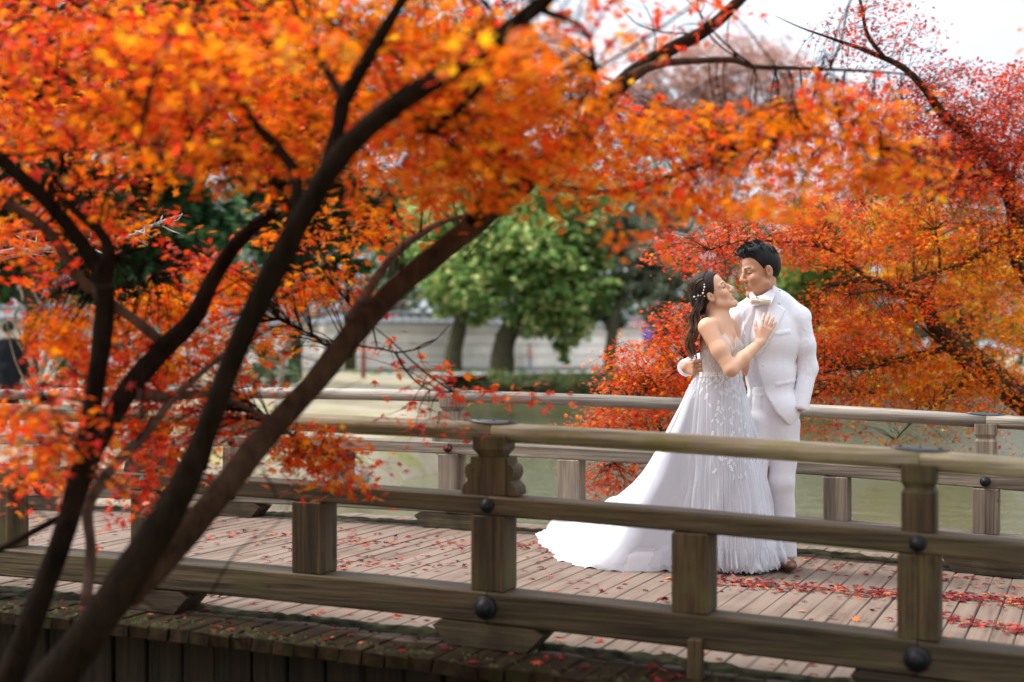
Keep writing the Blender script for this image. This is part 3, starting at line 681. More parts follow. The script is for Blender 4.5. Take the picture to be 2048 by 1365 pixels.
# --- foreground maple on the near bank
maple = empty('maple_tree', cw(-2.1, 3.85, -.45)); mo = maple.location
tag(maple, 'foreground maple with dark leaning trunks and blurred orange leaves, nearest the camera', 'maple tree')
FDX, FDY = [2.2, 3.0, 4.0, 4.5, 5.0, 5.6, 6.0], [3.0, 3.9, 4.85, 5.2, 5.45, 5.8, 6.1]
def FD(d): return float(np.interp(d, FDX, FDY))
mbT = MB(); nodes = []
stems = [
 [(-120, 1980, 2.9, 190), (-20, 1560, 2.9, 150), (90, 1385, 2.9, 118), (185, 1260, 2.9, 104), (275, 1125, 2.92, 98), (350, 1003, 2.95, 84), (415, 858, 2.95, 64), (455, 745, 2.92, 62), (500, 640, 2.88, 66), (545, 550, 2.85, 70), (610, 425, 2.8, 62), (690, 300, 2.75, 62), (800, 205, 2.7, 58), (950, 110, 2.62, 54), (1090, 0, 2.55, 44), (1230, -130, 2.5, 34)],
 [(250, 1190, 2.95, 90), (340, 1105, 3.05, 82), (430, 1000, 3.15, 72), (525, 880, 3.28, 70), (625, 770, 3.4, 64), (710, 665, 3.5, 68), (800, 570, 3.65, 62), (930, 465, 3.8, 62), (1060, 355, 3.95, 58), (1160, 270, 4.05, 50), (1240, 170, 4.15, 48), (1330, 105, 4.25, 40), (1420, 55, 4.3, 34), (1520, -40, 4.35, 26)],
 [(-60, 1700, 3.1, 90), (0, 1420, 3.1, 66), (60, 1250, 3.15, 58), (130, 1060, 3.2, 52), (170, 900, 3.3, 46), (192, 760, 3.35, 44), (208, 640, 3.4, 48), (205, 560, 3.4, 40), (150, 470, 3.35, 34), (80, 390, 3.3, 32), (-10, 310, 3.25, 34), (-120, 220, 3.2, 26)],
 [(120, 1080, 3.2, 40), (190, 900, 3.5, 44), (250, 790, 3.7, 50), (320, 705, 3.85, 46), (385, 640, 3.95, 42), (425, 560, 4.05, 36), (480, 480, 4.1, 32), (560, 420, 4.2, 22), (700, 360, 4.3, 14)],
]
stems = [[(a, b_, FD(d), w*(.74, .74, .86, .88)[i_]) for a, b_, d, w in s] for i_, s in enumerate(stems)]
mbS = MB()
for i_, s in enumerate(stems): nodes += limb_mesh(mbS if i_ == 1 else mbT, s, 5, 12, .05)
brs = [
 [(205, 570, 3.4, 38), (212, 480, 3.45, 26), (130, 400, 3.5, 14), (125, 310, 3.5, 10)],
 [(330, 690, 3.9, 26), (270, 640, 3.85, 24), (165, 565, 3.8, 26), (110, 480, 3.75, 24), (55, 430, 3.7, 22), (-20, 395, 3.65, 20)],
 [(560, 520, 2.85, 34), (592, 420, 2.9, 30), (590, 350, 2.95, 28), (555, 295, 3.0, 24), (500, 235, 3.05, 18), (440, 120, 3.1, 12)],
 [(650, 350, 2.78, 40), (678, 250, 2.78, 36), (690, 195, 2.78, 40), (745, 100, 2.75, 32), (805, 0, 2.7, 26), (860, -90, 2.7, 20)],
 [(690, 200, 2.78, 24), (640, 120, 2.9, 16), (600, 40, 3.0, 12), (570, -40, 3.1, 8)],
 [(940, 455, 3.8, 40), (985, 370, 3.8, 34), (1010, 270, 3.8, 28), (1040, 190, 3.8, 20), (1055, 100, 3.8, 14)],
 [(1075, 360, 3.95, 20), (1130, 378, 4.0, 17), (1210, 385, 4.05, 15), (1300, 368, 4.0, 13), (1400, 330, 3.9, 11), (1500, 295, 3.7, 10), (1620, 270, 3.5, 7), (1760, 300, 3.4, 5)],
 [(1250, 158, 4.15, 26), (1320, 128, 4.15, 20), (1400, 122, 4.15, 16), (1465, 121, 4.15, 15), (1510, 134, 4.15, 12), (1600, 137, 4.15, 10), (1720, 142, 4.15, 7), (1830, 150, 4.15, 5)],
 [(1160, 270, 4.05, 14), (1230, 330, 4.2, 9), (1290, 290, 4.3, 7)],
 [(700, 640, 3.5, 26), (780, 520, 3.9, 20), (840, 470, 4.1, 16), (900, 440, 4.3, 13), (1000, 420, 4.4, 8)],
 [(172, 1210, 3.3, 26), (182, 1100, 3.35, 25), (178, 1010, 3.4, 26), (230, 930, 3.6, 26), (290, 870, 3.75, 22), (345, 800, 3.85, 18), (410, 740, 3.95, 13), (470, 690, 4.05, 9)],
 [(-20, 1110, 3.4, 15), (70, 1062, 3.45, 16), (150, 1015, 3.5, 14), (200, 960, 3.6, 10)],
 [(270, 790, 3.7, 30), (350, 795, 3.9, 20), (430, 790, 4.0, 16), (520, 830, 4.4, 10), (600, 880, 4.7, 8), (680, 930, 4.8, 5)],
 [(480, 700, 2.95, 22), (440, 820, 3.3, 14), (410, 940, 3.6, 10)],
 [(560, 640, 4.4, 8), (650, 680, 4.6, 6), (760, 698, 4.7, 5), (800, 705, 4.75, 5), (860, 688, 4.8, 3), (900, 650, 4.85, 2)],
 [(790, 703, 4.75, 5), (815, 745, 4.8, 5), (860, 780, 4.85, 4), (960, 785, 4.9, 3), (1060, 778, 4.95, 2)],
 [(560, 300, 3.0, 12), (430, 330, 3.3, 12), (380, 330, 3.5, 14), (310, 290, 3.6, 10)],
 [(1080, 20, 2.6, 20), (1170, 60, 2.8, 14), (1190, 140, 3.0, 10)],
 [(1010, 100, 2.6, 26), (930, 210, 2.8, 14), (860, 260, 3.0, 9)],
]
brs = [[(a, b_, FD(d), w*.88) for a, b_, d, w in s] for s in brs]
mbL = None
LB_ = []
for i_, s in enumerate(brs[:14]):
    mq = mbT
    if i_ in (1, 6, 7, 9, 10, 12): mq = MB(); LB_.append(mq)
    nodes += limb_mesh(mq, s, 4, 8, .05)
mbG = MB()
for s in brs[14:]: nodes += limb_mesh(mbT, s, 4, 6, .05)
PO = [(4, ORA), (1.5, YEL), (2.4, ORD), (.8, RED)]; PR = [(3, RED), (2, ORD), (1, CRI), (1, ORA), (.7, PNK)]; PM_ = [(2.6, ORA), (2.4, ORD), (2.6, RED), (.5, YEL), (.8, CRI)]
regs = [
 (150, 120, 260, 160, 2.9, 4.3, 620, PM_), (120, 300, 200, 110, 3.2, 4.5, 330, PM_), (380, 90, 220, 150, 2.8, 4.0, 520, PM_), (400, 240, 170, 90, 2.7, 3.8, 260, PO), (40, 30, 160, 90, 2.9, 4.0, 170, PR),
 (600, 90, 220, 130, 2.85, 4.0, 360, PO), (620, 280, 170, 110, 2.95, 4.2, 300, PO), (820, 60, 230, 110, 2.8, 3.9, 420, PO), (960, 150, 220, 140, 2.8, 3.8, 560, PO), (1080, 230, 150, 130, 2.9, 3.8, 340, PO), (860, 290, 180, 110, 2.9, 4.0, 320, PO), (960, 90, 160, 60, 2.2, 2.5, 60, PO), (450, 60, 200, 60, 2.2, 2.6, 60, PO),
 (280, 160, 420, 170, 4.3, 5.6, 900, PM_), (820, 190, 330, 170, 4.3, 5.6, 800, PM_), (1180, 260, 150, 90, 4.6, 5.6, 200, PR),
 (1000, 320, 140, 80, 2.8, 3.9, 130, PO), (1150, 330, 120, 70, 3.0, 4.2, 120, PO), (780, 170, 90, 80, 3.0, 4.2, 90, PR), (1130, 40, 150, 80, 2.6, 3.6, 110, PM_), (1330, 20, 200, 50, 3.2, 4.4, 36, PR),
 (1290, 250, 110, 60, 3.6, 4.8, 150, PR), (1330, 330, 120, 70, 3.4, 4.6, 140, PM_),
 (1400, 260, 140, 50, 3.4, 4.2, 150, PO), (1530, 240, 130, 45, 3.3, 4.2, 170, PO), (1680, 240, 130, 50, 3.3, 4.0, 170, PO), (1790, 320, 80, 60, 3.2, 3.9, 110, PO), (1640, 330, 170, 50, 3.3, 4.2, 170, PO), (1420, 385, 150, 50, 3.3, 4.2, 140, PO), (1540, 395, 110, 30, 2.9, 3.6, 80, PO), (1300, 440, 80, 30, 3.0, 3.6, 22, PO), (1250, 460, 20, 15, 3.0, 3.4, 6, PO), (1700, 180, 120, 30, 3.0, 3.8, 50, PM_),
 (70, 440, 110, 70, 3.6, 4.8, 140, PM_), (200, 400, 120, 60, 3.8, 5.0, 90, PM_), (290, 440, 70, 30, 4.2, 5.0, 30, PM_), (60, 530, 50, 30, 3.8, 4.6, 36, PR), (140, 500, 40, 30, 3.9, 4.6, 16, PO),
 (410, 520, 70, 40, 4.2, 5.0, 70, PR), (460, 575, 90, 50, 4.2, 5.0, 120, PO), (350, 610, 100, 45, 4.2, 5.0, 130, PO), (450, 650, 80, 50, 4.2, 4.9, 90, PO), (130, 640, 90, 40, 3.6, 4.6, 130, PO), (110, 680, 60, 30, 3.6, 4.4, 50, PM_), (250, 700, 90, 50, 4.0, 4.8, 120, PM_), (190, 760, 110, 50, 3.8, 4.8, 130, PR), (350, 740, 100, 60, 4.0, 4.9, 120, PM_), (420, 700, 40, 40, 4.2, 4.9, 40, PO),
 (560, 480, 70, 40, 4.2, 5.0, 55, PO), (620, 560, 80, 40, 4.3, 5.0, 90, PO), (700, 570, 45, 30, 4.3, 5.0, 40, PM_), (700, 430, 90, 40, 4.2, 5.0, 90, PO), (740, 480, 50, 25, 4.3, 5.0, 30, PO), (800, 430, 50, 30, 4.3, 5.0, 26, PM_), (880, 380, 70, 30, 4.0, 4.8, 26, PO), (560, 670, 40, 30, 4.3, 4.9, 22, PO),
 (60, 820, 100, 60, 2.9, 3.7, 90, PM_), (110, 900, 90, 50, 3.1, 4.0, 90, PM_), (70, 950, 80, 25, 4.0, 4.8, 40, PR), (250, 850, 90, 50, 4.0, 4.9, 110, PR), (340, 880, 90, 60, 4.2, 5.0, 110, PM_), (440, 830, 70, 50, 4.3, 5.0, 90, PR), (280, 960, 50, 50, 4.2, 4.9, 36, PR), (270, 1015, 25, 20, 4.3, 4.8, 14, PR), (470, 780, 60, 25, 4.3, 4.9, 40, PR),
 (610, 880, 70, 40, 4.6, 5.0, 100, PO), (660, 910, 60, 45, 4.6, 5.0, 80, PM_), (690, 965, 35, 25, 4.7, 5.0, 26, PM_), (570, 915, 40, 20, 4.6, 5.0, 22, PO),
 (740, 690, 60, 20, 4.7, 5.0, 8, PR), (850, 720, 60, 50, 4.7, 5.0, 18, PR), (820, 830, 40, 40, 4.8, 5.05, 26, PR), (930, 770, 70, 25, 4.8, 5.1, 26, PR), (1060, 775, 70, 18, 4.8, 5.1, 20, PR), (830, 770, 30, 30, 4.8, 5.0, 6, PR),
]
regs = [(*r[:6], int(r[6]*(1.75 if r[1] > 560 and r[0] < 760 else 1.2)), r[7]) for r in regs]
# the crown carries on above the picture and shades the near railing
for (a, b_, rx, ry, d0, d1, n) in ((300, -250, 600, 200, 2.6, 4.6, 900), (1000, -250, 600, 200, 2.6, 4.8, 900), (1700, -260, 600, 200, 3.0, 4.9, 800), (600, -700, 900, 260, 2.8, 4.6, 1000), (1500, -700, 800, 260, 3.0, 4.8, 900), (-300, 100, 250, 400, 2.8, 4.4, 500), (2250, 150, 160, 300, 3.2, 4.4, 260)):
    regs.append((a, b_, rx, ry, d0, d1, n, PM_))
regs = [(*r[:6], int(r[6]*1.35), r[7]) if r[1] > -100 else r for r in regs]
regs = [(*r[:4], r[4]+.35, r[5]+.35, *r[6:]) if r[4] >= 4.2 and r[0] < 780 and r[1] < 760 else r for r in regs]
regs = [(*r[:4], FD(r[4]), FD(r[5]), int(r[6]*(1.45 if r[1] > -100 else 1)), r[7]) for r in regs]
rt = random.Random(4)
for k in range(120):                                                 # fine secondary twigs
    nb = nodes[rt.randrange(len(nodes))]; L = rt.uniform(.2, .7); a = rt.uniform(0, 6.28); dv = np.array([math.cos(a)*.7, math.sin(a)*.45, rt.uniform(-.1, .9)]); P = [nb]
    for q in range(4): dv = dv+np.array([rt.uniform(-.35, .35), rt.uniform(-.35, .35), rt.uniform(-.2, .3)]); P.append(P[-1]+dv/np.linalg.norm(dv)*L/4)
    r0 = rt.uniform(.002, .005); sp = smoothpath(P, 3); mbT.tube([tuple(x) for x in sp], [r0*(1-.8*i/len(sp)) for i in range(len(sp))], 5); nodes += sp[4:]
C, S, K = spray(regs, ST7, .0295, nodes, mbT, 13, .5, .0012, 1.45)
dq = CA*C[:, 1]-SA*C[:, 0]; uq = CA*C[:, 0]+SA*C[:, 1]; xq = 1024+uq/dq*FPX; yq = HOR-(C[:, 2]-CAMH)/dq*FPX
keep = ~((xq > -20) & (xq < 46) & (yq > 640) & (yq < 765)) & ~((xq > 1370) & (xq < 1660) & (yq > 445)); C, S, K = C[keep], S[keep], K[keep]    # the sprays end above the couple
off = np.array(mo); C = C-off
# the clearest leaves are single parts, the rest one mass
vis = []
for i in range(len(C)):
    p = C[i]+off; d = -SA*p[0]+CA*p[1]; u = CA*p[0]+SA*p[1]; X_ = 1024+u/d*FPX; Y_ = HOR-(p[2]-CAMH)/d*FPX
    vis.append((d > 4.9 and 10 < X_ < 2040 and 10 < Y_ < 1300)*S[i]/d)
order = np.argsort(-np.array(vis)); single = order[:300]; rest = order[300:]
fol = put('foliage', leaves_mesh('foliage', C[rest], S[rest], K[rest], ST7, LEAF, .75), maple); fol['kind'] = 'stuff'
leaf_var = []
for c_ in (YEL, ORA, ORA, ORD, RED, RED, CRI):
    for b_ in (.7, 1.5):
        v = ST7[0].copy(); v[:, 2] *= b_; leaf_var.append((np.array(c_), np_mesh('leaf', v, ST7[1], LEAF, False, np.tile(np.array(c_)*random.uniform(.85, 1.1), (len(v), 1)))))
Rm = rotmats(300, .75)
for n_, i in enumerate(single):
    dist = [np.abs(K[i]-c_).sum()+random.random()*.12 for c_, _ in leaf_var]; me = leaf_var[int(np.argmin(dist))][1]
    o = put('leaf', me, maple, tuple(C[i]), Matrix(Rm[n_].tolist()).to_euler(), (S[i],)*3)
for k in range(len(mbT.v)): mbT.v[k] = (mbT.v[k][0]-mo.x, mbT.v[k][1]-mo.y, mbT.v[k][2]-mo.z)
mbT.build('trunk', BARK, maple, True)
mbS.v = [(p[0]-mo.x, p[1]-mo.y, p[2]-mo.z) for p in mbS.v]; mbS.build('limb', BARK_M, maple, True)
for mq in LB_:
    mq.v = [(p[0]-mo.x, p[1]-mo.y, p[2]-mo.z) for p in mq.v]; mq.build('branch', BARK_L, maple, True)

# --- red maple on the right bank behind the far railing
maple2 = empty('maple_tree', cw(5.0, 11.2, -.3)); mo = maple2.location
tag(maple2, 'big red and orange maple beyond the far railing, filling the right side', 'maple tree')
mbT = MB(); nodes = []
stems = [
 [(2420, 1080, 10.8, 110), (2250, 930, 10.8, 84), (2120, 850, 10.8, 66), (2030, 790, 10.8, 54), (1960, 725, 10.7, 44), (1915, 695, 10.6, 38), (1870, 650, 10.5, 34), (1845, 605, 10.4, 30), (1800, 585, 10.3, 24), (1740, 560, 10.2, 15), (1660, 570, 10.0, 9)],
 [(2040, 800, 10.8, 30), (1990, 770, 10.7, 26), (1930, 725, 10.6, 24), (1890, 700, 10.6, 14), (1800, 720, 10.3, 12), (1740, 735, 10.1, 10), (1680, 738, 9.9, 7), (1600, 760, 9.7, 5)],
 [(2420, 1080, 11.6, 110), (2330, 850, 11.6, 84), (2200, 700, 11.5, 66), (2090, 600, 11.4, 50), (2045, 500, 11.3, 42), (2030, 420, 11.2, 36), (2010, 370, 11.2, 32), (1985, 320, 11.2, 30), (1930, 265, 11.1, 24), (1890, 235, 11, 20), (1850, 180, 10.9, 15), (1805, 135, 10.8, 13), (1740, 105, 10.7, 10), (1670, 80, 10.6, 6), (1600, 55, 10.5, 3), (1550, 32, 10.45, 1)],
 [(2060, 560, 11.4, 34), (2030, 520, 11.2, 20), (2010, 470, 11.0, 14), (1990, 495, 10.8, 9), (1920, 530, 10.5, 8), (1860, 550, 10.3, 8), (1780, 575, 10.0, 6), (1700, 590, 9.8, 4)],
]
for s in stems: nodes += limb_mesh(mbT, s, 5, 10, .05)
brs = [
 [(1770, 118, 10.7, 9), (1735, 70, 10.7, 8), (1722, 10, 10.7, 6), (1700, -60, 10.7, 4)],
 [(2012, 372, 11.2, 18), (1960, 352, 11.0, 13), (1900, 358, 10.8, 9), (1850, 365, 10.6, 6)],
 [(2018, 385, 11.2, 14), (2030, 330, 11.2, 10), (2048, 290, 11.2, 8), (2080, 220, 11.2, 6)],
 [(1740, 560, 10.2, 10), (1660, 500, 10.1, 8), (1600, 490, 10.0, 6), (1500, 480, 9.8, 5), (1420, 500, 9.7, 4)],
 [(1660, 440, 10.5, 6), (1700, 415, 10.5, 6), (1720, 405, 10.5, 4)],
 [(1600, 760, 9.8, 6), (1500, 700, 9.7, 5), (1420, 690, 9.6, 5), (1330, 760, 9.6, 4), (1260, 800, 9.5, 3)],
 [(1700, 740, 10.0, 7), (1560, 830, 9.7, 5), (1400, 850, 9.6, 4), (1300, 870, 9.6, 4), (1230, 930, 9.6, 3)],
 [(1845, 605, 10.4, 12), (1870, 560, 10.5, 9), (1880, 520, 10.5, 6), (1870, 460, 10.5, 5)],
 [(1900, 700, 10.6, 9), (1850, 660, 10.3, 6), (1800, 610, 10.2, 5)],
 [(1985, 320, 11.2, 14), (1940, 300, 11.2, 10), (1900, 300, 11.2, 6)],
 [(1960, 730, 10.7, 10), (1900, 790, 10.3, 6), (1830, 840, 10.0, 4), (1790, 880, 9.9, 3)],
]
for s in brs: nodes += limb_mesh(mbT, s, 4, 6, .05)
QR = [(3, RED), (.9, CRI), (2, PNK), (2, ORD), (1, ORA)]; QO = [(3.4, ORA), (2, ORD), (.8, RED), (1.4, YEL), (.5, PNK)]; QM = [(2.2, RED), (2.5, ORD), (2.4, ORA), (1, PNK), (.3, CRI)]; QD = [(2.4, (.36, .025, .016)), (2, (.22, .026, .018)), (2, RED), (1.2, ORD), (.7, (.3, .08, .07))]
regs = [
 (1340, 790, 130, 70, 9.4, 10.2, 1500, QM), (1240, 850, 90, 55, 9.4, 10.0, 900, QM), (1300, 720, 90, 45, 9.4, 10.3, 800, QM), (1360, 650, 55, 50, 9.5, 10.3, 560, QR), (1420, 720, 70, 80, 9.5, 10.3, 800, QM), (1250, 960, 60, 55, 9.5, 10.0, 420, QR), (1190, 960, 25, 35, 9.5, 10.0, 110, QR), (1190, 850, 40, 25, 9.5, 10.0, 160, QR), (1400, 900, 90, 60, 9.5, 10.2, 700, QM),
 (1400, 500, 85, 40, 9.6, 10.4, 560, QR), (1350, 480, 40, 30, 9.6, 10.4, 150, QR), (1500, 470, 110, 40, 9.6, 10.4, 900, QR), (1620, 490, 100, 40, 9.6, 10.6, 800, QM), (1560, 430, 140, 40, 9.8, 10.8, 800, QR), (1450, 560, 40, 30, 9.7, 10.2, 130, QR),
 (1730, 460, 150, 70, 9.8, 11.2, 2000, QM), (1880, 480, 150, 80, 10, 11.6, 2200, QO), (1990, 520, 90, 100, 10, 11.8, 1500, QO), (1780, 590, 160, 50, 9.8, 10.8, 1600, QM), (1700, 650, 110, 50, 9.7, 10.6, 1200, QM), (1660, 700, 70, 50, 9.7, 10.6, 700, QM), (1760, 710, 120, 50, 9.8, 10.8, 1300, QO), (1880, 740, 120, 50, 9.9, 11, 1100, QO), (1990, 770, 90, 60, 10, 11.4, 900, QO), (1980, 660, 90, 70, 10, 11.6, 900, QO),
 (1690, 790, 90, 35, 9.7, 10.6, 700, QO), (1830, 800, 130, 30, 9.8, 10.8, 800, QO), (1640, 760, 50, 50, 9.6, 10.4, 420, QM), (1960, 830, 100, 25, 9.8, 11, 420, QO), (1620, 850, 60, 20, 9.7, 10.2, 120, QM), (1700, 855, 50, 14, 9.7, 10.2, 70, QM), (1800, 885, 40, 14, 9.7, 10.0, 44, QO), (1850, 870, 40, 12, 9.7, 10.0, 34, QO), (1940, 880, 60, 12, 9.8, 10.2, 40, QO), (2010, 900, 30, 12, 9.9, 10.3, 24, QO),
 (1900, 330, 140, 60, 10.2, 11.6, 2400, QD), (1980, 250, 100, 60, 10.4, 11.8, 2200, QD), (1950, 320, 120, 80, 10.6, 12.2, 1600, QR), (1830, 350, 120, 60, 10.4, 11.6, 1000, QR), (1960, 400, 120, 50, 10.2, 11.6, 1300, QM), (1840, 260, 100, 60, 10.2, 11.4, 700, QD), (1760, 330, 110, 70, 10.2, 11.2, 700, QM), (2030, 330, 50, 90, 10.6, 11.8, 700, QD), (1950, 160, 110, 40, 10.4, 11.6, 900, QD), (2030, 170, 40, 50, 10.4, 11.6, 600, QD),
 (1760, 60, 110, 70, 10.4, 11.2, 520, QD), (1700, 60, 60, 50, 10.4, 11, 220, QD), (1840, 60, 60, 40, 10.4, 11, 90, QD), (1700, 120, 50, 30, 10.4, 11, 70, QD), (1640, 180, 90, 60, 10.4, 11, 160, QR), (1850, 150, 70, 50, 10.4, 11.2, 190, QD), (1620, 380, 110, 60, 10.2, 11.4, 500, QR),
 (1710, 240, 120, 70, 10.8, 12.2, 1200, QR), (1810, 200, 100, 55, 10.8, 12.2, 900, QD), (1600, 310, 120, 60, 10.8, 12, 800, QR), (1900, 250, 100, 60, 11, 12.4, 900, QR), (2140, 300, 110, 200, 10.6, 12.2, 1500, QD), (2160, 620, 120, 200, 10.4, 12.2, 1700, QO),
]
regs = [(*r[:6], int(r[6]*(1.7 if r[0] < 1450 and r[1] > 600 else 1.25)), r[7]) for r in regs]
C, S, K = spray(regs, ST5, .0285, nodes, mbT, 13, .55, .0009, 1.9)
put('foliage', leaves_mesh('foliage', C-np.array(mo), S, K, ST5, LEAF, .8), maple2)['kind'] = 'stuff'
for k in range(len(mbT.v)): mbT.v[k] = (mbT.v[k][0]-mo.x, mbT.v[k][1]-mo.y, mbT.v[k][2]-mo.z)
mbT.build('trunk', BARK_R, maple2, True)

# --- bare lichen tree reaching in from the left
bt = empty('bare_tree', cw(-4.6, 7.4, -.3)); mo = bt.location; tag(bt, 'pale lichened bare branches reaching in from the left edge', 'bare tree')
mb = MB(); nn = []
limb_mesh(mb, [(-760, 1280, 7.4, 60), (-700, 900, 7.4, 44), (-500, 650, 7.3, 30), (-250, 560, 7.2, 20), (0, 505, 7.0, 10), (60, 500, 7, 8), (150, 492, 7, 8), (250, 476, 7, 7), (320, 445, 7, 6), (365, 430, 7, 3)], 4, 7, .1)
limb_mesh(mb, [(-300, 580, 7.2, 14), (-50, 530, 7.1, 9), (60, 505, 7.0, 7), (100, 495, 7.0, 5), (30, 470, 7, 4), (110, 460, 7, 2)], 4, 5, .1)
for k in range(46):
    q = random.random(); x = -60+420*q; y = 512-75*q*q+random.uniform(-4, 4); l = random.uniform(12, 48); a = random.uniform(-.9, .9)+(.3 if random.random() < .75 else 2.6)
    limb_mesh(mb, [(x, y, 7, 4), (x+l*.5*math.cos(a), y-l*.5*math.sin(a)+random.uniform(-4, 4), 7+random.uniform(-.05, .05), 3), (x+l*math.cos(a*1.2), y-l*math.sin(a*1.2), 7+random.uniform(-.1, .1), 1.5)], 2, 4, .1)
for k in range(len(mb.v)): mb.v[k] = (mb.v[k][0]-mo.x, mb.v[k][1]-mo.y, mb.v[k][2]-mo.z)
mb.build('trunk', LICHEN, bt, True)
# --- bare shrub on the left bank
TAN = bark('tan_stem', (.15, .11, .07), (.3, .235, .16))
bt = empty('bare_shrub', pt(68, 815, 17)); mo = bt.location; tag(bt, 'bare shrub of crooked tan stems beside the person in black', 'bare shrub')
mb = MB()
for path in ([(68, 815, 17, 12), (62, 720, 17, 8), (30, 640, 17, 6), (45, 600, 17, 5), (38, 570, 17, 4)], [(72, 815, 17, 12), (84, 740, 17, 10), (100, 680, 17, 8), (98, 640, 17, 5), (70, 590, 17, 4), (66, 565, 17, 3)], [(80, 760, 17, 6), (100, 715, 17, 3.5), (130, 720, 17, 2)],
             [(62, 730, 17, 5), (40, 690, 17, 4), (20, 660, 17, 3)], [(92, 700, 17, 5), (125, 640, 17, 4), (140, 590, 17, 3)], [(66, 780, 17, 5), (110, 740, 17, 4), (160, 660, 17, 3)], [(70, 800, 17, 5), (30, 720, 17, 3), (8, 620, 17, 2)]):
    limb_mesh(mb, path, 4, 6, .08)
for k in range(len(mb.v)): mb.v[k] = (mb.v[k][0]-mo.x, mb.v[k][1]-mo.y, mb.v[k][2]-mo.z)
mb.build('stems', TAN, bt, True)
# --- pale bare twigs of a far tree over the wall
bt = empty('bare_tree', pt(640, 800, 26)); mo = bt.location; tag(bt, 'grey leafless tree in front of the plaster wall, half hidden by the trunks', 'bare tree')
mb = MB(); limb_mesh(mb, [(560, 800, 26, 14), (570, 700, 26, 11), (600, 645, 26, 9), (680, 625, 26, 7), (760, 615, 26, 4)], 4, 6, .08)
for k in range(34):
    x = random.uniform(575, 760); y = 640-random.uniform(0, 30); a = random.uniform(.1, 1.3); l = random.uniform(40, 120)
    limb_mesh(mb, [(x, y, 26, 3.2), (x+l*.5*math.cos(a)+random.uniform(-8, 8), y-l*.5*math.sin(a), 26+random.uniform(-.3, .3), 2.4), (x+l*math.cos(a*.7), y-l*math.sin(a*.8), 26+random.uniform(-.5, .5), 1.4)], 3, 4, .1)
for k in range(len(mb.v)): mb.v[k] = (mb.v[k][0]-mo.x, mb.v[k][1]-mo.y, mb.v[k][2]-mo.z)
mb.build('trunk', BARK_G, bt, True)

# ------------------------------------------------------------------ fallen leaves on the deck
FL = []
def scatter(n, x0, x1, y0, y1, sx=None):
    for _ in range(n): FL.append((random.uniform(x0, x1), random.uniform(y0, y1)))
def drift(n, pts, w):
    for _ in range(n):
        k = random.randrange(len(pts)-1); q = random.random(); a, b_ = pts[k], pts[k+1]
        FL.append((a[0]+(b_[0]-a[0])*q+random.gauss(0, w), a[1]+(b_[1]-a[1])*q+random.gauss(0, w*.7)))
scatter(170, -2.6, .4, 5.5, 8.2); scatter(320, -7.2, -2.2, 5.5, 8.2); scatter(200, -7, .3, 4.9, 5.5); scatter(60, -5.2, -2.6, 6.2, 8.0)
drift(620, [(-1.95, 7.15), (-1.5, 7.25), (-1.0, 7.3), (-.6, 7.5), (-.2, 7.55)], .12); drift(220, [(-.75, 6.9), (-.3, 6.75), (.2, 6.9)], .09); drift(60, [(-1.6, 7.95), (-.4, 8.1)], .12)
drift(200, [(-5.4, 7.4), (-4.2, 7.5), (-3.2, 7.75)], .22); drift(60, [(-4.0, 6.7), (-3.3, 6.9)], .16); drift(40, [(-3.25, 7.9), (-2.9, 7.7)], .1)
CP = [(3, (.2, .014, .016)), (2.5, (.11, .011, .013)), (1.2, (.42, .06, .03)), (.8, (.55, .16, .04)), (1, (.34, .1, .09))]
FC = np.array([(x, y, arch(x)+random.uniform(.004, .016)) for x, y in FL]); FK = pick(CP, len(FC)); FS = .019+.017*np.random.rand(len(FC))
dd = np.array([CA*c[1]-SA*c[0] for c in FC]); order = np.argsort(-(FS/dd)); single, rest = order[:300], order[300:]
tag(put('leaf_litter', leaves_mesh('leaf_litter', FC[rest], FS[rest], FK[rest], ST7, DEAD, .28)), 'drift of small dark red maple leaves over the deck', 'leaf litter', kind='stuff')
lv = []
for c_ in [p[1] for p in CP]:
    for b_ in (.6, 2.2): v = ST7[0].copy(); v[:, 2] *= b_; lv.append((np.array(c_), np_mesh('fallen_leaf', v, ST7[1], DEAD, False, np.tile(np.array(c_), (len(v), 1)))))
Rm = rotmats(300, .3)
for n_, i in enumerate(single):
    j = int(np.argmin([np.abs(FK[i]-c_).sum()+random.random()*.05 for c_, _ in lv])); o = put('fallen_leaf', lv[j][1], None, tuple(FC[i]), Matrix(Rm[n_].tolist()).to_euler(), (FS[i],)*3)
    tag(o, 'single fallen maple leaf lying on the bridge planks', 'leaf', 'fallen maple leaves on the deck')

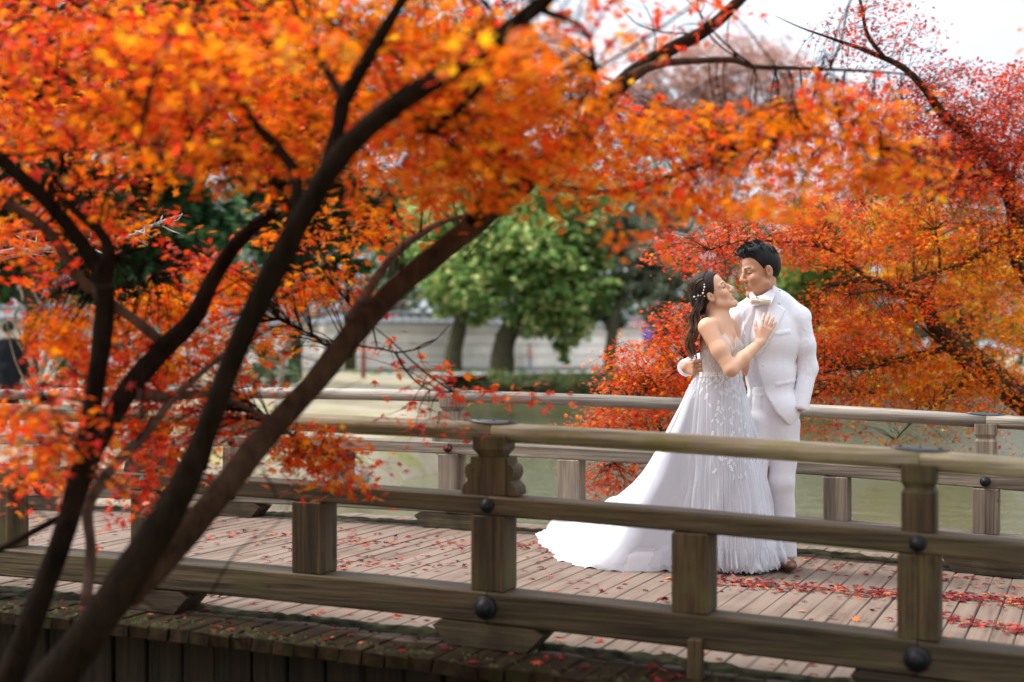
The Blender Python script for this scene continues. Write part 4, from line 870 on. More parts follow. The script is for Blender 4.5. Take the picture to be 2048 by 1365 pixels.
# ------------------------------------------------------------------ people: signed-distance modelling -> one continuous surface
class SDF:
    def __init__(s, lo, hi, res):
        s.lo = np.array(lo, float); s.res = res; s.n = np.ceil((np.array(hi)-s.lo)/res).astype(int)+1
        s.ax = [s.lo[i]+res*np.arange(s.n[i]) for i in range(3)]; s.f = np.full(s.n, .2, np.float32)
    def region(s, lo, hi):
        a = np.clip(np.floor((np.array(lo)-s.lo)/s.res).astype(int), 0, s.n); b = np.clip(np.ceil((np.array(hi)-s.lo)/s.res).astype(int)+1, 0, s.n)
        if (b <= a).any(): return None
        sl = tuple(slice(a[i], b[i]) for i in range(3))
        X, Y, Z = np.meshgrid(*[s.ax[i][sl[i]] for i in range(3)], indexing='ij', sparse=True); return sl, X, Y, Z
    def join(s, sl, d, k, sub=False):
        f = s.f[sl]; d = d.astype(np.float32)
        if sub: h = np.maximum(k-np.abs(f+d), 0)/k; s.f[sl] = np.maximum(f, -d)+h*h*k*.25
        else: h = np.maximum(k-np.abs(f-d), 0)/k; s.f[sl] = np.minimum(f, d)-h*h*k*.25
    def cone(s, a, b, ra, rb, k=.015, sub=False, off=0):
        a = np.array(a, float); b = np.array(b, float); ra += off; rb += off; m = max(ra, rb)+.05+k
        r = s.region(np.minimum(a, b)-m, np.maximum(a, b)+m)
        if r is None: return
        sl, X, Y, Z = r; ab = b-a; L2 = max((ab**2).sum(), 1e-9)
        t = np.clip(((X-a[0])*ab[0]+(Y-a[1])*ab[1]+(Z-a[2])*ab[2])/L2, 0, 1)
        d = np.sqrt((X-a[0]-t*ab[0])**2+(Y-a[1]-t*ab[1])**2+(Z-a[2]-t*ab[2])**2)-(ra+t*(rb-ra)); s.join(sl, d, k, sub)
    def chain(s, pts, rad, k=.015, off=0):
        for i in range(len(pts)-1): s.cone(pts[i], pts[i+1], rad[i], rad[i+1], k, off=off)
    def ell(s, c, r, A=None, k=.015, sub=False, off=0):
        """A: rows are the ellipsoid's axes"""
        c = np.array(c, float); r = np.array(r, float)+off; m = r.max()+.05+k; g = s.region(c-m, c+m)
        if g is None: return
        sl, X, Y, Z = g; A = np.eye(3) if A is None else np.array(A); X = X-c[0]; Y = Y-c[1]; Z = Z-c[2]
        q = [A[i, 0]*X+A[i, 1]*Y+A[i, 2]*Z for i in range(3)]
        k0 = np.sqrt(sum((q[i]/r[i])**2 for i in range(3))); k1 = np.sqrt(sum((q[i]/r[i]**2)**2 for i in range(3)))+1e-9
        s.join(sl, k0*(k0-1)/k1, k, sub)
    def clip(s, d): s.f = np.maximum(s.f, d.astype(np.float32))
    def grid(s): return np.meshgrid(*s.ax, indexing='ij', sparse=True)
    def poly(s, P):
        """signed distance of a polygon in the x-z plane, shape (nx,1,nz)"""
        X, Z = np.meshgrid(s.ax[0], s.ax[2], indexing='ij'); P = np.array(P); d = np.full(X.shape, 1e9); ins = np.zeros(X.shape, bool); n = len(P)
        for i in range(n):
            a, b = P[i], P[(i+1) % n]; e = b-a; t = np.clip(((X-a[0])*e[0]+(Z-a[1])*e[1])/max(e@e, 1e-12), 0, 1)
            d = np.minimum(d, (X-a[0]-t*e[0])**2+(Z-a[1]-t*e[1])**2)
            c = (a[1] <= Z) != (b[1] <= Z); xi = a[0]+(Z-a[1])*(b[0]-a[0])/((b[1]-a[1]) if abs(b[1]-a[1]) > 1e-12 else 1e-12); ins ^= c & (X < xi)
        return (np.sqrt(d)*np.where(ins, -1, 1))[:, None, :]
    def wrinkle(s, amp, sc, seed=0, aniso=(1, 1, 1)):
        X, Y, Z = s.grid(); rs = np.random.RandomState(seed); w = 0
        for i in range(5):
            k = rs.randn(3)*sc*np.array(aniso); w = w+np.sin(k[0]*X+k[1]*Y+k[2]*Z+rs.rand()*6.28)*np.sin(rs.randn()*sc*.6*X+rs.randn()*sc*.6*Z+rs.rand()*6)
        s.f = (s.f+amp*.45*w).astype(np.float32)
    def surf(s, x, z):
        """depth of the surface seen from the camera side"""
        i = int(round((x-s.lo[0])/s.res)); k = int(round((z-s.lo[2])/s.res))
        if not (0 <= i < s.n[0] and 0 <= k < s.n[2]): return None
        w = np.where(s.f[i, :, k] < 0)[0]; return s.ax[1][w[0]] if len(w) else None
    def mesh(s):
        f = s.f; S = f < 0; n = s.n
        cnt = sum(S[i:n[0]-1+i, j:n[1]-1+j, k:n[2]-1+k].astype(np.int8) for i in (0, 1) for j in (0, 1) for k in (0, 1))
        act = (cnt > 0) & (cnt < 8); idx = np.argwhere(act); off = [(i, j, k) for i in (0, 1) for j in (0, 1) for k in (0, 1)]
        val = {o: f[idx[:, 0]+o[0], idx[:, 1]+o[1], idx[:, 2]+o[2]] for o in off}
        pos = np.zeros((len(idx), 3)); c = np.zeros(len(idx))
        for o in off:
            for a in range(3):
                if o[a] == 0:
                    o2 = tuple(1 if q == a else o[q] for q in range(3)); va, vb = val[o], val[o2]; m = (va < 0) != (vb < 0)
                    t = np.where(m, va/np.where(m, va-vb, 1), 0); p = np.array(o, float)[None].repeat(len(idx), 0); p[:, a] += t; pos[m] += p[m]; c[m] += 1
        V = (idx+pos/c[:, None])*s.res+s.lo; vid = np.full(act.shape, -1, np.int64); vid[act] = np.arange(len(idx)); F = []
        for a in range(3):
            b, c_ = (a+1) % 3, (a+2) % 3; sl0 = [slice(None)]*3; sl1 = [slice(None)]*3; sl0[a] = slice(0, -1); sl1[a] = slice(1, None)
            e = np.argwhere(S[tuple(sl0)] != S[tuple(sl1)]); e = e[(e[:, b] > 0) & (e[:, c_] > 0) & (e[:, b] < n[b]-1) & (e[:, c_] < n[c_]-1)]
            def cell(db, dc):
                q = e.copy(); q[:, b] += db; q[:, c_] += dc; return vid[q[:, 0], q[:, 1], q[:, 2]]
            Q = np.stack([cell(-1, -1), cell(0, -1), cell(0, 0), cell(-1, 0)], -1); inside = S[e[:, 0], e[:, 1], e[:, 2]]
            Q[~inside] = Q[~inside][:, ::-1]; F.append(Q[(Q >= 0).all(1)])
        return V, np.concatenate(F)
def unit(v): v = np.array(v, float); return v/np.linalg.norm(v)
def relax(V, F, it=2, lam=.5):
    E = np.concatenate([F[:, [0, 1]], F[:, [1, 2]], F[:, [2, 3]], F[:, [3, 0]]]); E = np.concatenate([E, E[:, ::-1]])
    cnt = np.bincount(E[:, 0], minlength=len(V))[:, None]
    for _ in range(it):
        A = np.stack([np.bincount(E[:, 0], V[E[:, 1], i], len(V)) for i in range(3)], 1)/np.maximum(cnt, 1); V = V+lam*(A-V)
    return V
def sdf_obj(name, sd, mat, parent=None, colfun=None, it=2):
    V, F = sd.mesh(); V = relax(V, F, it); return put(name, np_mesh(name, V, F, mat, True, colfun(V) if colfun else None), parent)

def skin_mat(name):
    m, t, b = new_mat(name); a = N(t, 'ShaderNodeAttribute', attribute_name='tint')
    n = noise(t, coords(t, rnd=False), 30, 3); c = mixc(t, .1, a.outputs['Color'], ramp(t, n, [(.3, (.5, .3, .25)), (.7, (1, 1, 1))]), 'MULTIPLY')
    t.links.new(c, b.inputs['Base Color']); b.inputs['Roughness'].default_value = .46; b.inputs['Specular IOR Level'].default_value = .4
    b.inputs['Subsurface Weight'].default_value = .18; b.inputs['Subsurface Radius'].default_value = (1, .35, .2); b.inputs['Subsurface Scale'].default_value = .008
    return m
SKIN = skin_mat('skin')
def cloth(name, col, rough=.8, scale=900, bm=.12, sheen=.2, big=0):
    m, t, b = new_mat(name); v = coords(t, rnd=False); n = noise(t, v, 60, 4); w = noise(t, v, scale, 1)
    t.links.new(ramp(t, n, [(.3, tuple(x*.94 for x in col)), (.7, col)]), b.inputs['Base Color']); b.inputs['Roughness'].default_value = rough; b.inputs['Specular IOR Level'].default_value = .25
    b.inputs['Sheen Weight'].default_value = sheen
    bump(t, b, w, bm, .002); return m
SUIT = cloth('white_suit_cloth', (.79, .795, .84)); SHIRT = cloth('white_shirt_cotton', (.70, .70, .755), .85); TROU = cloth('off_white_trouser_cloth', (.68, .665, .695)); BOW = cloth('cream_satin', (.68, .58, .47), .45)
BROWN = plain('brown_shoe_leather', (.16, .06, .025), .35, .5, 0, .2); GOLD = plain('fine_gold', (.7, .45, .2), .3, .5, .9)
def hair_mat(name):
    m, t, b = new_mat(name); a = N(t, 'ShaderNodeAttribute', attribute_name='tint'); n = noise(t, coords(t, (90, 90, 14), False), 1.0, 3)
    t.links.new(mixc(t, .55, a.outputs['Color'], ramp(t, n, [(.3, (.35, .35, .35)), (.7, (1.4, 1.4, 1.4))]), 'MULTIPLY'), b.inputs['Base Color'])
    b.inputs['Roughness'].default_value = .52; b.inputs['Specular IOR Level'].default_value = .2; bump(t, b, n, .8, .004); return m
HAIR = hair_mat('hair')

class Head:
    def __init__(s, O, f, up, sc):
        s.O = np.array(O); s.Y = unit(f); s.X = unit(np.cross(s.Y, up)); s.Z = np.cross(s.X, s.Y); s.s = sc; s.A = np.array([s.X, s.Y, s.Z])   # X: its own right
    def L(s, x, y, z): return s.O+s.s*(x*s.X+y*s.Y+z*s.Z)
    def loc(s, V): return ((V-s.O) @ s.A.T)/s.s
    def ell(s, sd, c, r, k=.012, sub=False, off=0): sd.ell(s.L(*c), np.array(r)*s.s, s.A, k*s.s, sub, off)
    def cone(s, sd, a, b, ra, rb, k=.01, sub=False): sd.cone(s.L(*a), s.L(*b), ra*s.s, rb*s.s, k*s.s, sub)
    def build(s, sd, male):
        s.ell(sd, (0, .002, .042), (.074, .09, .084)); s.ell(sd, (0, .03, -.03), (.06, .062, .088), .02)
        j = .054 if male else .047
        for q in (-1, 1):
            s.cone(sd, (q*j, .012, -.062), (q*.014, .078, -.108), .024, .018, .02); s.ell(sd, (q*.04, .064, -.028), (.024, .024, .024), .018)
            s.cone(sd, (q*.02, .09, .02), (q*.05, .066, .018), .010, .009, .014)
            s.ell(sd, (q*.032, .1, .003), (.016, .014, .009), .012, True); s.ell(sd, (q*.032, .0795, .001), (.0135, .012, .0105), .004)
            s.ell(sd, (q*.013, .1, -.034), (.009, .011, .008), .006)
            s.ell(sd, (q*.078, -.006, -.006), (.010, .019, .031), .006); s.ell(sd, (q*.088, -.002, -.004), (.006, .010, .017), .006, True)
        s.cone(sd, (0, .09, .014), (0, .113, -.028), .0085, .0125, .012); s.ell(sd, (0, .084, -.104), (.02, .017, .015), .012)
        s.ell(sd, (0, .083, -.066), (.032, .014, .02), .014)
        s.ell(sd, (0, .093, -.0595), (.022, .0075, .005), .006); s.ell(sd, (0, .0905, -.0745), (.02, .0075, .0055), .006)
        for q in (-1, 1): s.cone(sd, (0, .0985, -.068), (q*.028, .081, -.061), .003, .0014, .003, True)
    def tint(s, V, base, male):
        q = s.loc(V); x, y, z = np.abs(q[:, 0]), q[:, 1], q[:, 2]; c = np.tile(np.array(base), (len(V), 1)); face = (y > .03) & (z > -.13) & (z < .13) & (x < .1)
        bl = np.clip(1-np.sqrt((x-.042)**2+(z+.03)**2)/.035, 0, 1)*face; c *= (1-bl[:, None]*np.array([0, .14, .14]))
        zc = .0262-6*(x-.033)**2; br = face & (np.abs(z-zc) < (.0052 if male else .0036)) & (x > .014) & (x < .053) & (y > .05); c[br] = (.07, .04, .03) if male else (.19, .11, .075)
        ze = -.0005+14*(x-.032)**2*-1+.003; ey = face & (np.abs(z-ze) < .0032) & (np.abs(x-.032) < .0165) & (y > .06); c[ey] = (.03, .018, .014)
        li = face & (y > .082) & (np.hypot(x/.026, (z+.067-9*x*x)/.0125) < 1); c[li] = np.array(base)*np.array([.92, .52, .55]) if male else (.52, .13, .12)
        mo = face & (y > .08) & (np.abs(z+.0665-9*x*x) < .0034) & (x < .018); c[mo] = (.55, .42, .37) if male else (.3, .1, .09)
        nn = face & (y > .09) & (np.hypot((x-.008)/.006, (z+.042)/.004) < 1); c[nn] = np.array(base)*.4
        er = (x > .07) & (np.abs(z+.004) < .018) & (np.abs(y) < .012) & (x < .083); c[er] *= np.array([.75, .6, .55])
        return c

def hand(sd, wrist, dr, side, nrm, sc=1.0, curl=(.25, .25, .25, .25), bend=.3, spread=.12, thumb=(.55, .1), rw=.026, k=.007):
    """dr: along the hand, side: towards the thumb, nrm: out of the palm (fingers curl that way)"""
    dr, nrm = unit(dr), unit(nrm); side = unit(np.array(side)-dr*np.dot(side, dr)); nrm = unit(nrm-dr*np.dot(nrm, dr)-side*np.dot(nrm, side)); w = np.array(wrist, float)
    offs = [.030, .010, -.010, -.028]; lens = [.92, 1.0, .95, .76]; pal = .083*sc
    for o, l, c in zip(offs, lens, curl):
        kn = w+dr*pal*(1-.25*abs(o)*12*abs(o))+side*o*sc; sd.cone(w+side*o*.55*sc, kn, .0135*sc, .0115*sc, .012)
        d0 = unit(dr+side*spread*(o/.03)); p = kn; an = c
        for L_, r0, r1 in ((.043, .0098, .0088), (.026, .0088, .008), (.021, .008, .0066)):
            d1 = unit(d0*math.cos(an)+nrm*math.sin(an)); q = p+d1*L_*l*sc; sd.cone(p, q, r0*sc, r1*sc, k*.7); p = q; an += bend
    b0 = w+dr*.022*sc+side*.022*sc; d = unit(dr*thumb[0]+side*(1-thumb[0])+nrm*thumb[1]); b1 = b0+d*.042*sc; b2 = b1+unit(d+dr*.35+nrm*.15)*.03*sc; b3 = b2+unit(d*.6+dr*.8+nrm*.2)*.022*sc
    sd.cone(b0, b1, .015*sc, .0115*sc, .012); sd.cone(b1, b2, .011*sc, .0095*sc, .005); sd.cone(b2, b3, .0095*sc, .007*sc, .005)

# ---------------- groom
OM = rel(1545, 1138, 7.83)
def Q(px_, py_, y=0.0): return rel(px_, py_, 7.83+y)-OM
def Qp(lst, y): return [(Q(a, b_, y)[0], Q(a, b_, y)[2]) for a, b_ in lst]
SKM = (.50, .255, .15)
hm = Head(Q(1523, 543, .0), (-.955, -.24, -.17), (-.16, -.02, 1), 1.1)
sd = SDF((-.56, -.26, -.01), (.30, .34, 1.80), .004)
hm.build(sd, True)
sd.cone(hm.L(0, -.018, -.05), Q(1535, 612, .03), .052, .06, .03); sd.cone(Q(1537, 600, .03), Q(1541, 650, .035), .06, .07, .02)
sd.ell(Q(1541, 690, .035), (.135, .072, .17), None, .02); sd.ell(Q(1545, 790, .03), (.115, .065, .15), None, .02); sd.cone(Q(1484, 636, .08), Q(1598, 638, -.01), .036, .036, .02)
LSH, LEL, LWR = Q(1604, 638, -.02), Q(1616, 737, .0), Q(1600, 815, -.06)
RSH, REL, RWR = Q(1480, 634, .08), Q(1428, 718, .16), Q(1373, 736, -.085)
sd.chain([LSH, LEL, LWR], [.045, .036, .027]); sd.chain([RSH, REL, RWR], [.045, .036, .03])
for hx, kx, ax in ((1569, 1563, 1573), (1521, 1515, 1524)): sd.chain([Q(hx, 850, .01), Q(kx, 965, -.01), Q(ax, 1112, .035)], [.07, .05, .036], .02); sd.cone(Q(ax, 1122, .05), Q(ax+4, 1128, -.12), .03, .022)
hand(sd, RWR, (.35, -.93, -.02), (0, -.1, 1), (.95, .3, 0), 1.02, (.86, .88, .9, .92), .13, .16, (.75, .5), .03)
hand(sd, LWR+np.array([-.005, .03, .0]), (-.2, .5, -.8), (-.5, -.8, 0), (-.8, .5, 0), .9, (.2, .2, .2, .2), .2)
def tint_m(V):
    c = hm.tint(V, SKM, True); q = hm.loc(V); st = (q[:, 1] < .02) & (q[:, 2] < .02) & (q[:, 2] > -.05) & (np.abs(q[:, 0]) > .05) & (q[:, 1] > -.06); return c
groom = sdf_obj('person', sd, SKIN, None, tint_m, 1)
groom.location = cw(OM[0], OM[1], OM[2]); groom.rotation_euler.z = YAW
tag(groom, 'groom in white suit and cream bow tie, smiling down at the bride, hand in pocket', 'person')

# hair: dense short cap, swept quiff of separate locks
sd = SDF(hm.O-np.array([.17, .17, .12]), hm.O+np.array([.17, .17, .24]), .0045)
hm.ell(sd, (0, -.006, .052), (.083, .093, .088), .01); hm.ell(sd, (0, .028, .108), (.066, .074, .036), .03); hm.ell(sd, (0, -.05, .02), (.07, .05, .07), .02)
X, Y, Z = sd.grid(); l = [((X-hm.O[0])*a[0]+(Y-hm.O[1])*a[1]+(Z-hm.O[2])*a[2])/hm.s for a in hm.A]
front = l[1]-(.012+.62*np.clip(l[2], -.02, .2)+.028*np.clip((.06-np.abs(l[0]))/.06, 0, 1)); low = -(l[2]+.052-1.0*np.clip(l[1]+.03, 0, .07)*0.9)
sd.clip(np.maximum(front, low)*hm.s)
for q in (-1, 1): hm.ell(sd, (q*.085, .0, -.008), (.03, .017, .036), .006, True)
V1, F1 = sd.mesh(); V1 = relax(V1, F1, 1)
# locks on top
def locks(roots, dirs, lens, rad, cf, n=5, sides=5, wave=0.0):
    Vs = []; Fs = []; Cs = []
    for r, d, L, ra in zip(roots, dirs, lens, rad):
        P = [np.array(r)+np.array(d(t))*L if callable(d) else np.array(r)+unit(d)*L*t for t in np.linspace(0, 1, n)]
        mb = MB(); rr = [max(.0008, ra*(1-(t*1.05-.25)**2*1.2)) for t in np.linspace(0, 1, n)]; rr[-1] = .0009; mb.tube([tuple(p) for p in P], rr, sides)
        b = sum(len(v) for v in Vs); Vs.append(np.array(mb.v)); Cs.append(np.array([cf((i//sides)/(n-1)) for i in range(len(mb.v))]))
        for f in mb.f:
            if len(f) == 4: Fs.append([x+b for x in f])
    return np.concatenate(Vs), np.array(Fs), np.concatenate(Cs)
rs = np.random.RandomState(3); roots = []; dirs = []; lens = []; rad = []
for k in range(420):
    th = rs.uniform(-1.25, 1.25); yy = rs.uniform(-.085, .075); zz = .052+.085*math.sqrt(max(0, 1-(yy/.1)**2))*math.cos(th)+.016*(yy > -.02)+.010; xx = .078*math.sin(th)*math.sqrt(max(0.05, 1-(yy/.12)**2))
    roots.append(hm.L(xx*.97, yy, zz-.016)); g = .85 if yy > .02 else .25
    dirs.append(hm.s*(hm.X*(xx*3+.2+rs.uniform(-.25, .25))+hm.Y*(g+rs.uniform(-.25, .25))+hm.Z*(.38+rs.uniform(-.15, .2)))); lens.append(rs.uniform(.02, .034)*(1.3 if yy > .02 else .9)); rad.append(rs.uniform(.0025, .0048))
for k in range(26):                                                  # fringe hanging over the brow
    xx = rs.uniform(-.05, .055); roots.append(hm.L(xx, .075, .112)); lens.append(rs.uniform(.02, .045)); rad.append(.005); dirs.append(hm.Y*.5+hm.X*(.5*xx/.05)+hm.Z*rs.uniform(-.9, .5))
V2, F2, C2 = locks(roots, dirs, lens, rad, lambda t: (.013, .012, .013))
Vh = np.concatenate([V1, V2]); Fh = np.concatenate([F1, F2+len(V1)]); put('hair', np_mesh('hair', Vh, Fh, HAIR, True, np.tile((.011, .010, .011), (len(Vh), 1))), groom)

def torso_m(sd, off=0.0, low=True):
    A = [unit((.94, -.34, 0)), unit((.34, .94, 0)), (0, 0, 1)]
    sd.ell(Q(1540, 680, .025), (.160, .108, .17), A, .03, off=off); sd.ell(Q(1541, 750, .02), (.128, .1, .17), A, .03, off=off); sd.cone(Q(1486, 642, .085), Q(1596, 644, -.01), .05, .046, .05, off=off)
    sd.cone(Q(1535, 595, .035), Q(1541, 650, .03), .07, .088, .04, off=off); sd.cone(Q(1548, 592, .03), Q(1601, 634, -.005), .05, .036, .04, off=off); sd.cone(Q(1522, 598, .05), Q(1482, 632, .085), .05, .036, .04, off=off)
    if low: sd.ell(Q(1543, 820, .015), (.143, .112, .15), A, .03, off=off)
# shirt
sd = SDF((-.26, -.2, .80), (.24, .22, 1.56), .006); torso_m(sd, -.010, True); sd.cone(Q(1533, 596, .03), Q(1539, 655, .03), .074, .09, .03); X, Y, Z = sd.grid(); sd.clip(Z-Q(0, 594)[2]+0*X+0*Y); sd.clip(Q(0, 782)[2]-Z+0*X+0*Y); sd.wrinkle(.002, 30, 5, (1, 1, .5))
shirt = sdf_obj('shirt', sd, SHIRT, groom); SHIRT_SD = sd
# collar: band plus two wings
mb = MB(); n = 30; cc = hm.L(0, -.034, -.118); nk = unit(np.array(Q(1537, 612, .03))-hm.L(0, -.03, -.05))
ax = unit(np.cross(nk, (0, 1, 0))); ay = np.cross(nk, ax); v = []; f = []
c0 = np.array(Q(1533, 596, .025))
for j, (r, h) in enumerate(((.073, .012), (.0725, -.032), (.0765, -.034), (.083, .012), (.085, .02))):
    for k in range(n+1):
        a = 2*math.pi*k/n; fr = .5+.5*math.cos(a-math.radians(250)); v.append(tuple(c0+ax*0+np.array([math.cos(a)*r*1.02, math.sin(a)*r*.96, 0])+np.array([0, 0, -h*(1-.15*fr) - .016*fr+.018*math.cos(a)])))
for j in range(4):
    for k in range(n): f.append((j*(n+1)+k, j*(n+1)+k+1, (j+1)*(n+1)+k+1, (j+1)*(n+1)+k))
mb.add(v, f)
ys = -.085
def tri(pts, y0, th=.006):
    P = [Q(a, b_, y_) for a, b_, y_ in pts]; m = len(P); vv = [tuple(p) for p in P]+[tuple(p+np.array([0, th, 0])) for p in P]
    mb.add(vv, [tuple(range(m)), tuple(range(2*m-1, m-1, -1))]+[(i, i+m, (i+1) % m+m, (i+1) % m) for i in range(m)])
tri([(1512, 594, -.105), (1525, 590, -.085), (1551, 573, -.02), (1557, 577, -.03), (1550, 592, -.075), (1541, 609, -.118), (1530, 603, -.115)], 0)
tri([(1512, 594, -.105), (1505, 586, -.07), (1502, 583, -.04), (1499, 592, -.08), (1502, 604, -.115)], 0)
mb.build('collar', SHIRT, groom)
# bow tie
sd = SDF(Q(1490, 622, -.22), Q(1552, 580, -.02), .0035); kx = Q(1513, 602, -.125)
sd.ell(kx, (.012, .011, .013), None, .004)
for a, b_, tip in (((1513, 602, -.125), (1504, 601, -.112), .024), ((1513, 602, -.125), (1537, 604, -.122), .025)):
    a, b_ = Q(*a), Q(*b_); A = [unit(b_-a), unit(np.cross(b_-a, (0, 0, 1))), (0, 0, 1)]; L = np.linalg.norm(b_-a)
    sd.ell(a+(b_-a)*.62, (L*.55, .012, .019), A, .006); sd.ell(a+(b_-a)*1.0, (.012, .010, .02), A, .008)
X, Y, Z = sd.grid(); sd.f += (.0018*np.sin((Z-kx[2])*520)*np.sin((X-kx[0])*70)+0*Y).astype(np.float32); sdf_obj('bow_tie', sd, BOW, groom, None, 1)
# trousers
sd = SDF((-.24, -.22, .03), (.2, .2, 1.06), .006)
A = [unit((.94, -.34, 0)), unit((.34, .94, 0)), (0, 0, 1)]
sd.ell(Q(1541, 815, .015), (.12, .09, .3), A, .02)
sd.chain([Q(1569, 850, .01), Q(1568, 895, 0), Q(1562, 965, -.015), Q(1567, 1040, .02), Q(1572, 1112, .03)], [.088, .082, .072, .062, .06], .02)
sd.chain([Q(1518, 850, .01), Q(1512, 895, 0), Q(1506, 965, -.05), Q(1512, 1040, .0), Q(1520, 1112, .02)], [.088, .082, .072, .062, .06], .02)
X, Y, Z = sd.grid(); sd.clip(Z-Q(0, 774)[2]+0*X+0*Y); sd.clip(-(Z-Q(0, 1116)[2])+0*X+0*Y)
sd.wrinkle(.0022, 22, 11, (1, 1, 1.3))
wb = np.maximum(sd.f-.004, np.abs(Z-Q(0, 783)[2])-.021); sd.f = np.minimum(sd.f, wb.astype(np.float32))
fl = np.maximum(np.maximum(sd.f-.003, sd.poly(Qp([(1512, 791), (1527, 791), (1526, 835), (1519, 848), (1513, 840)], -.11))), Y+.02); sd.f = np.minimum(sd.f, fl.astype(np.float32))
sdf_obj('trousers', sd, TROU, groom)
# jacket
sd = SDF((-.56, -.26, .74), (.30, .34, 1.56), .0046); torso_m(sd, .012)
sl = SDF((-.56, -.26, .74), (.30, .34, 1.56), .0046)
sl.chain([LSH+np.array([-.012, 0, -.008]), Q(1610, 690, -.02), LEL, LWR+np.array([0, 0, -.005])], [.055, .048, .045, .040], .03); sl.chain([RSH, REL, RWR+np.array([-.0, .02, 0])], [.062, .056, .043], .03)
Xs, Ys, Zs = sd.grid()
for e_, w_, r_ in ((LEL, LWR+np.array([0, 0, -.012]), .09), (REL, RWR+np.array([0, .0, 0]), .09)):
    dv = unit(w_-e_); pl = (Xs-w_[0])*dv[0]+(Ys-w_[1])*dv[1]+(Zs-w_[2])*dv[2]; near = ((Xs-w_[0])**2+(Ys-w_[1])**2+(Zs-w_[2])**2) < r_**2
    sl.f = np.where(near, np.maximum(sl.f, pl), sl.f).astype(np.float32)
kk = .004+.05*np.clip((Zs-Q(0, 660)[2])/.12, 0, 1)+0*Xs+0*Ys; h_ = np.maximum(kk-np.abs(sd.f-sl.f), 0)/kk; SLV = sl.f
sd.f = (np.minimum(sd.f, sl.f)-h_*h_*kk*.25).astype(np.float32)
hemp = Qp([(1430, 560), (1640, 560), (1640, 838), (1606, 838), (1590, 840), (1578, 848), (1560, 850), (1480, 850), (1470, 842), (1430, 842)], -.05)
X, Y, Z = sd.grid(); slv = None
op = sd.poly(Qp([(1503, 560), (1502, 586), (1497, 640), (1491, 695), (1491, 740), (1487, 797), (1483, 870), (1592, 870), (1577, 848), (1555, 827), (1535, 791), (1523, 753), (1519, 724), (1518, 705), (1530, 660), (1541, 612), (1545, 590), (1556, 560)], -.12))
sd.wrinkle(.0012, 16, 21, (1, 1, .8))
# sleeve creases
ex = np.sqrt((X-LEL[0])**2+(Y-LEL[1])**2+(Z-LEL[2]+.02)**2); sd.f += ((.0018)*np.sin((Z+.55*X+.2*Y)*110+2*np.sin(Z*31))*np.exp(-(ex/.13)**2)*(SLV < .012)+.001*np.sin((Z-.8*X)*75+1)*(SLV < .012)).astype(np.float32)
base = sd.f.copy()
body_cut = np.maximum(np.where(SLV < .004, -1.0, 0)+sd.f, np.maximum(Q(0, 849)[2]-Z, -(1e3*(X*0+Y*0+Z*0+1))))
front = np.maximum(op, Y+.005)                                            # inside the opening, on the front half only
cut = np.maximum(body_cut, -front); cut = np.maximum(cut, (Z-Q(0, 590)[2])-.55*np.clip(Y, 0, .2)+0*X)
lap = np.minimum(sd.poly(Qp([(1553, 566), (1569, 588), (1566, 611), (1560, 607), (1575, 620), (1551, 664), (1521, 714), (1517, 702), (1532, 655), (1542, 612), (1546, 588)], -.13)), sd.poly(Qp([(1502, 584), (1489, 591), (1481, 620), (1477, 655), (1489, 728), (1492, 735), (1492, 695), (1498, 640)], -.13)))
def proud(p, th): return np.maximum(np.maximum(base-th, p), Y+.0)
out = np.minimum(cut, proud(lap, .012))
for p in ([(1549, 664), (1583, 659), (1584, 667), (1550, 672)],): out = np.minimum(out, proud(sd.poly(Qp(p, -.12)), .0045))
for p in ([(1552, 767), (1594, 759), (1595, 766), (1553, 774)],): out = np.minimum(out, proud(sd.poly(Qp(p, -.12)), .005))
for p in ([(1560, 606), (1575, 612), (1575, 614), (1560, 609)],): out = np.maximum(out, -np.maximum(sd.poly(Qp(p, -.12)), Y+.05))
sd.f = out.astype(np.float32); sdf_obj('jacket', sd, SUIT, groom, None, 4)
mb = MB()
for (a, b_) in ((1521, 735),): mb.lathe([(.007, 0), (.0075, .003), (.004, .005)], 10, Matrix.Translation(Q(a+5, b_-4, -.145)) @ Matrix.Rotation(math.radians(90), 4, 'X'))
mb.build('jacket_button', SHIRT, groom)
mb = MB()
for (a, b_) in ((1512, 622), (1511, 645), (1508, 690), (1506, 720), (1505, 750)):
    p = Q(a, b_, -.1); yy = SHIRT_SD.surf(p[0], p[2]); yy = -.1 if yy is None else yy
    mb.lathe([(.0055, 0), (.0055, .002), (.003, .003)], 10, Matrix.Translation((p[0], yy, p[2])) @ Matrix.Rotation(math.radians(90), 4, 'X'))
mb.build('shirt_buttons', SHIRT, groom)
for a, y0 in ((1573, .03), (1524, .03)):
    sd = SDF(Q(a-40, 1150, -.3), Q(a+40, 1085, .2), .0055)
    sd.cone(Q(a, 1120, y0+.03), Q(a, 1112, y0+.02), .036, .034); sd.ell(Q(a+3, 1128, -.06), (.043, .12, .034), None, .02); sd.ell(Q(a, 1128, .05), (.036, .06, .036), None, .02)
    X, Y, Z = sd.grid(); sd.clip(-(Z-.004)+0*X+0*Y); sdf_obj('shoe', sd, BROWN, groom, None, 1)

